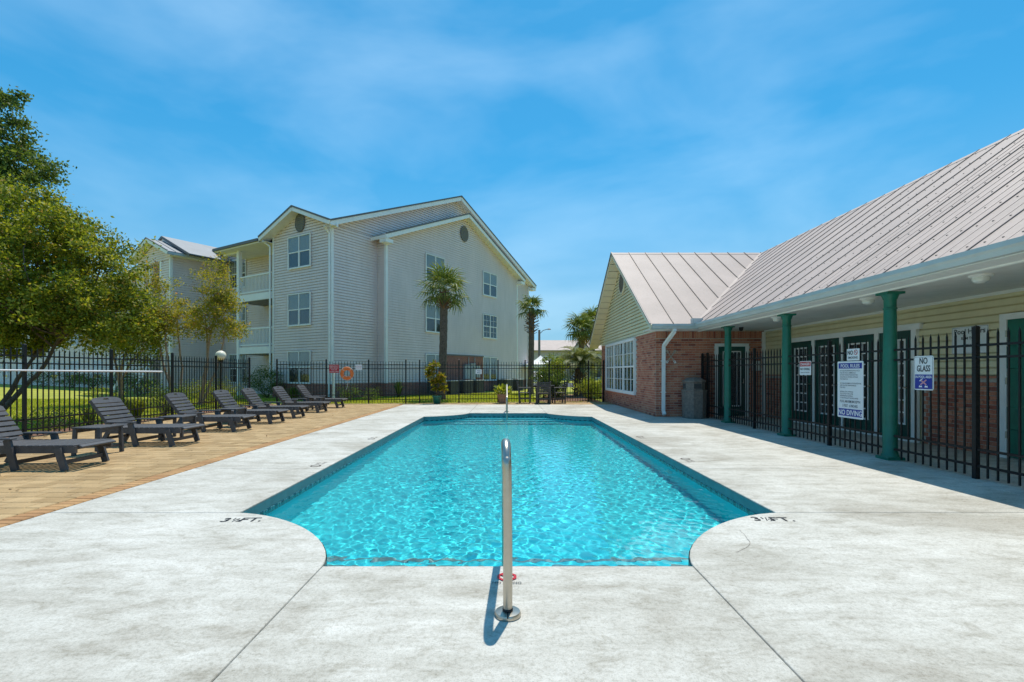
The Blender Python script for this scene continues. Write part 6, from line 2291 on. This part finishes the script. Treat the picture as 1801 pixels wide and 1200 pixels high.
    for x, y, z, r in cl:
        mb.tube(limb_path((rng.normal() * .03, rng.normal() * .03, .28), (x, y, z), .05, rng, 4), [.016, .014, .012, .010, .006], 6)
    mb.build('stem', 'bark', t)
    t = thing('potted_plant', 'leafy green plant in a terracotta pot beside the patio chairs', 'potted plant', (-0.22, 20.45, 0))
    MB().lathe([(0.14, 0.0), (0.15, 0.02), (0.20, 0.30), (0.225, 0.31), (0.225, 0.38), (0.19, 0.38), (0.18, 0.34)], n=24).build('pot', 'terracotta', t, smooth=True)
    MB().lathe([(0.185, 0.33), (0.01, 0.36)], n=16).build('soil', 'soil', t)
    d = unit(rng.normal(size=(150, 3))); d[:, 2] = np.abs(d[:, 2]) * 1.2
    d = unit(d)
    put('foliage', quads_mesh('foliage', leaf_quads(np.array([0, 0, .38]) + d * rng.uniform(.1, .38, (150, 1)), .19, .075, rng, dirs=d), 'leaf_bright'), t)
    mb = MB()
    for k in range(14):
        mb.tube([(0, 0, .33), tuple(np.array([0, 0, .38]) + d[k] * .3)], [.01, .006], 5)
    mb.build('stem', 'bark', t)


# ================================================================== LAMPS, FAR THINGS
def build_far():
    t = thing('globe_lamp', 'white globe lamp on a dark post behind the lounger fence', 'lamp', (-10.42, 17.75, -0.03))
    MB().lathe([(0.09, 0), (0.09, 0.04), (0.05, 0.10), (0.04, 0.14), (0.035, 1.68), (0.05, 1.70), (0.07, 1.74), (0.07, 1.77)], n=14).build('post', 'black_iron', t, smooth=True)
    n = 12
    prof = [(0.18 * math.sin(PI * (k + .6) / (n + .8)), 1.93 - 0.18 * math.cos(PI * (k + .6) / (n + .8))) for k in range(n + 1)]
    MB().lathe(prof, n=24).build('globe', 'globe', t, smooth=True)
    t = thing('street_lamp', 'tall dark street lamp with a bent arm beyond the slim palm', 'street lamp', (2.9, 45, -0.03))
    MB().tube([(0, 0, 0), (0, 0, 5.25)], [0.13, 0.10], 10).build('pole', 'ac_grey', t)
    MB().tube([(0, 0, 4.85), (0.35, 0, 5.2), (0.75, 0, 5.32)], 0.03, 8).build('arm', 'ac_grey', t)
    MB().lathe([(0.05, 0.12), (0.16, 0.05), (0.2, 0.0), (0.0, -0.03)][::-1], n=12).build('lamp_head', 'ac_grey', t, loc=(0.9, 0, 5.28))
    # distant apartment block
    t = thing('distant_building', 'distant grey apartment block with pale roof between palm and clubhouse', 'apartment building', (4.0, 85, -0.03))
    MB().box(0, 14, 0, 10, 0, 5.2).build('wall', 'distant_siding', t)
    m = MB().prism([(-.5, -.6, 5.1), (14.5, -.6, 5.1), (14.5, 4.5, 7.15), (-.5, 4.5, 7.15)], (0, 0, .12)).prism([(-.5, 4.5, 7.15), (14.5, 4.5, 7.15), (14.5, 10.6, 5.1), (-.5, 10.6, 5.1)], (0, 0, .12))
    m.build('roof', 'tan_roof', t)
    MB().prism([(7.0, -1.2, 4.9), (10.2, -1.2, 4.9), (8.6, -1.2, 7.0)], (0, 5, 0)).build('front_gable', 'distant_siding', t)
    for s in (-1, 1):
        MB().bar((8.6 + s * 1.9, -1.3, 4.75), (8.6, -1.3, 7.15), 0.2, 0.22).build('rake_board', 'roof_edge', t)
    MB().box(7.1, 10.1, -1.15, 0, 0, 4.95).build('bay', 'distant_siding', t)
    MB().box(-3.6, 0, 0.6, 9, 0, 4.6).build('stair_block', 'distant_siding', t)
    MB().prism([(-4, 0, 4.5), (0, 0, 4.5), (0, 4.5, 6.9), (-4, 4.5, 6.9)], (0, 0, .1)).build('roof', 'tan_roof', t)
    for z in (0.4, 2.6):
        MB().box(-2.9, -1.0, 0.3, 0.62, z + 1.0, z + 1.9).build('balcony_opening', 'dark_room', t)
        b = MB().box(-3.0, -0.9, 0.1, 0.2, z + .85, z + .95).build('balcony_railing', 'white_trim', t)
        for k in range(9):
            MB().box(-2.95 + k * .25, -2.90 + k * .25, 0.12, 0.18, z + .1, z + .85).build('baluster', 'white_trim', b)
        for x in (2.2, 5.0, 11.6):
            f = MB().box(x - .8, x + .8, -0.06, 0, z, z + 1.6).build('window', 'white_trim', t)
            MB().box(x - .7, x + .7, -0.08, -0.05, z + .1, z + 1.5).build('pane', 'screen', f)
    MB().box(-0.9, -0.7, -0.3, -0.1, 0, 5.0).build('post', 'white_trim', t)
    # shade canopy
    t = thing('canopy_tent', 'white peaked canopy tent beyond the far fence', 'canopy', (2.75, 41, -0.03))
    n = 8
    mb = MB()
    for k in range(n):
        u0, u1 = k / n, (k + 1) / n
        r0, r1 = 1.3 * (1 - u0), 1.3 * max(0.01, 1 - u1)
        z0, z1 = 2.0 + .75 * (.45 * u0 + .55 * u0 ** 2.2), 2.0 + .75 * (.45 * u1 + .55 * u1 ** 2.2)
        c = [(-1, -1), (1, -1), (1, 1), (-1, 1)]
        for i in range(4):
            a, b = c[i], c[(i + 1) % 4]
            mb.quad((a[0] * r0, a[1] * r0, z0), (b[0] * r0, b[1] * r0, z0), (b[0] * r1, b[1] * r1, z1), (a[0] * r1, a[1] * r1, z1))
    mb.box(-1.26, 1.26, -1.27, -1.25, 1.75, 2.0).box(-1.26, 1.26, 1.25, 1.27, 1.75, 2.0).box(-1.27, -1.25, -1.25, 1.25, 1.75, 2.0).box(1.25, 1.27, -1.25, 1.25, 1.75, 2.0)
    mb.build('cover', 'canvas', t)
    for sx in (-1, 1):
        for sy in (-1, 1):
            MB().tube([(sx * 1.2, sy * 1.2, 0), (sx * 1.2, sy * 1.2, 1.95)], 0.03, 8).build('pole', 'white_trim', t)
    # parked car
    t = thing('parked_car', 'white car parked beyond the far fence, mostly hidden', 'car', (2.55, 50, -0.03), 0.0)
    side = [(-2.15, .35), (-2.2, .75), (-2.05, .95), (-1.3, 1.0), (-.85, 1.40), (.55, 1.43), (1.15, 1.02), (2.0, .90), (2.2, .70), (2.2, .35)]
    MB().prism([(-.86, y, z) for y, z in side], (1.72, 0, 0)).build('body', 'car_white', t)
    MB().prism([(-.70, -1.27, 1.02), (.70, -1.27, 1.02), (.62, -.90, 1.34), (-.62, -.90, 1.34)], (0, -.03, .03)).build('rear_window', 'screen', t)
    for s in (-1, 1):
        MB().prism([(s * .862, -1.1, 1.03), (s * .862, -.78, 1.34), (s * .862, .5, 1.36), (s * .862, .98, 1.03)], (s * .012, 0, 0)).build('side_window', 'screen', t)
        MB().cbox((s * .68, -2.19, .78), (.26, .05, .14)).build('tail_light', 'sign_red', t)
        for y in (-1.35, 1.35):
            w = MB().lathe([(.20, -.1), (.31, -.1), (.32, 0), (.31, .1), (.20, .1)], n=20).build('wheel', 'tyre', t, loc=(s * .78, y, .32), rot=(0, R(90), 0))
            MB().lathe([(.02, s * .105), (.19, s * .1)] if s > 0 else [(.19, s * .1), (.02, s * .105)], n=14).build('rim', 'steel', w)
    MB().cbox((0, -2.2, .45), (1.6, .08, .16)).build('bumper', 'car_white', t)
    MB().cbox((0, -2.20, .80), (.4, .03, .12)).build('number_plate', 'sign_white', t)
    # far tree line closing the horizon
    rng = np.random.default_rng(77)
    P = []
    for k in range(90):
        x = -150 + 300 * k / 89 + rng.normal() * 2
        y = 135 + rng.normal() * 8
        h = rng.uniform(3.0, 5.0)
        d = unit(rng.normal(size=(260, 3)))
        P.append(np.array([x, y, h * .55]) + d * np.array([3.4, 3, h * .55]) * rng.uniform(.6, 1, (260, 1)))
    P = np.concatenate(P)
    tag(put('treeline', quads_mesh('treeline', leaf_quads(P, 0.85, .5, rng), 'leaf_dark')), kind='stuff')


def build_small_marks():
    # hairline cracks and repairs in the deck
    rng = random.Random(9)
    def crack(pts, w, label):
        mb = MB()
        P = []
        for a, b in zip(pts, pts[1:]):
            n = max(2, int(math.dist(a, b) / 0.05))
            for k in range(n):
                P.append((a[0] + (b[0] - a[0]) * k / n + rng.gauss(0, .006), a[1] + (b[1] - a[1]) * k / n + rng.gauss(0, .006)))
        for p, q in zip(P, P[1:]):
            d = Vector((q[0] - p[0], q[1] - p[1])).normalized()
            s = Vector((-d.y, d.x)) * w * rng.uniform(.5, 1.2) * .5
            mb.quad((p[0] - s.x, p[1] - s.y, .0025), (q[0] - s.x, q[1] - s.y, .0025), (q[0] + s.x, q[1] + s.y, .0025), (p[0] + s.x, p[1] + s.y, .0025))
        tag(mb.build('deck_crack', 'ink_worn'), label, 'crack')
    crack([(1.62, 3.45), (1.80, 3.62), (1.86, 3.85), (1.90, 4.02)], .0028, 'forked hairline crack in the rounded deck corner below the porch side')
    # leaf litter along the fences
    q = np.random.default_rng(31)
    n = 900
    x = q.uniform(-9.2, 4.1, n)
    y = np.array([far_fence_y(v) for v in x]) - np.abs(q.normal(0, .16, n)) + 0.12
    n2 = 500
    P = np.concatenate([np.stack([x, y, np.full(n, .004)], -1), np.stack([-9.35 + np.abs(q.normal(0, .22, n2)) - .1, q.uniform(4, 19.8, n2), np.full(n2, .004)], -1),
                        np.stack([q.uniform(-9, -4.4, 110), q.uniform(4.5, 19, 110), np.full(110, .005)], -1)])
    d = q.normal(size=P.shape) * np.array([1, 1, .12])
    tag(put('leaf_litter', quads_mesh('leaf_litter', leaf_quads(P, .055, .03, q, up=2.5, dirs=d), 'leaf_seed')), kind='stuff')


def build_fasteners(ch):
    mb = MB()
    for i in range(26):
        y = -4.9 + 0.612 * i
        for k in range(9):
            for f in (0.17, 0.5, 0.83):
                x = EX + .12 + k * 0.5
                yy = y + f * 0.612
                if x > RX - .1 or x < (EX + max(0, yy - WY0) * (RX - EX) / (WYR - WY0)):
                    continue
                z = zm(x) + 0.025
                mb.box(x - .008, x + .008, yy - .008, yy + .008, z - .004, z + .008)
    tag(mb.build('roof_screw', 'seam', ch), kind='stuff')


build_ground()
build_paving()
build_deck()
build_pool()
build_deck_marks()
build_fasteners(build_clubhouse())
build_apartments()
build_fences()
build_far()
build_plants()
build_ac_units()
build_wall_ornament()
build_litter_bin()
build_signs()
build_handrails()
build_loungers()
build_patio_set()
build_small_marks()
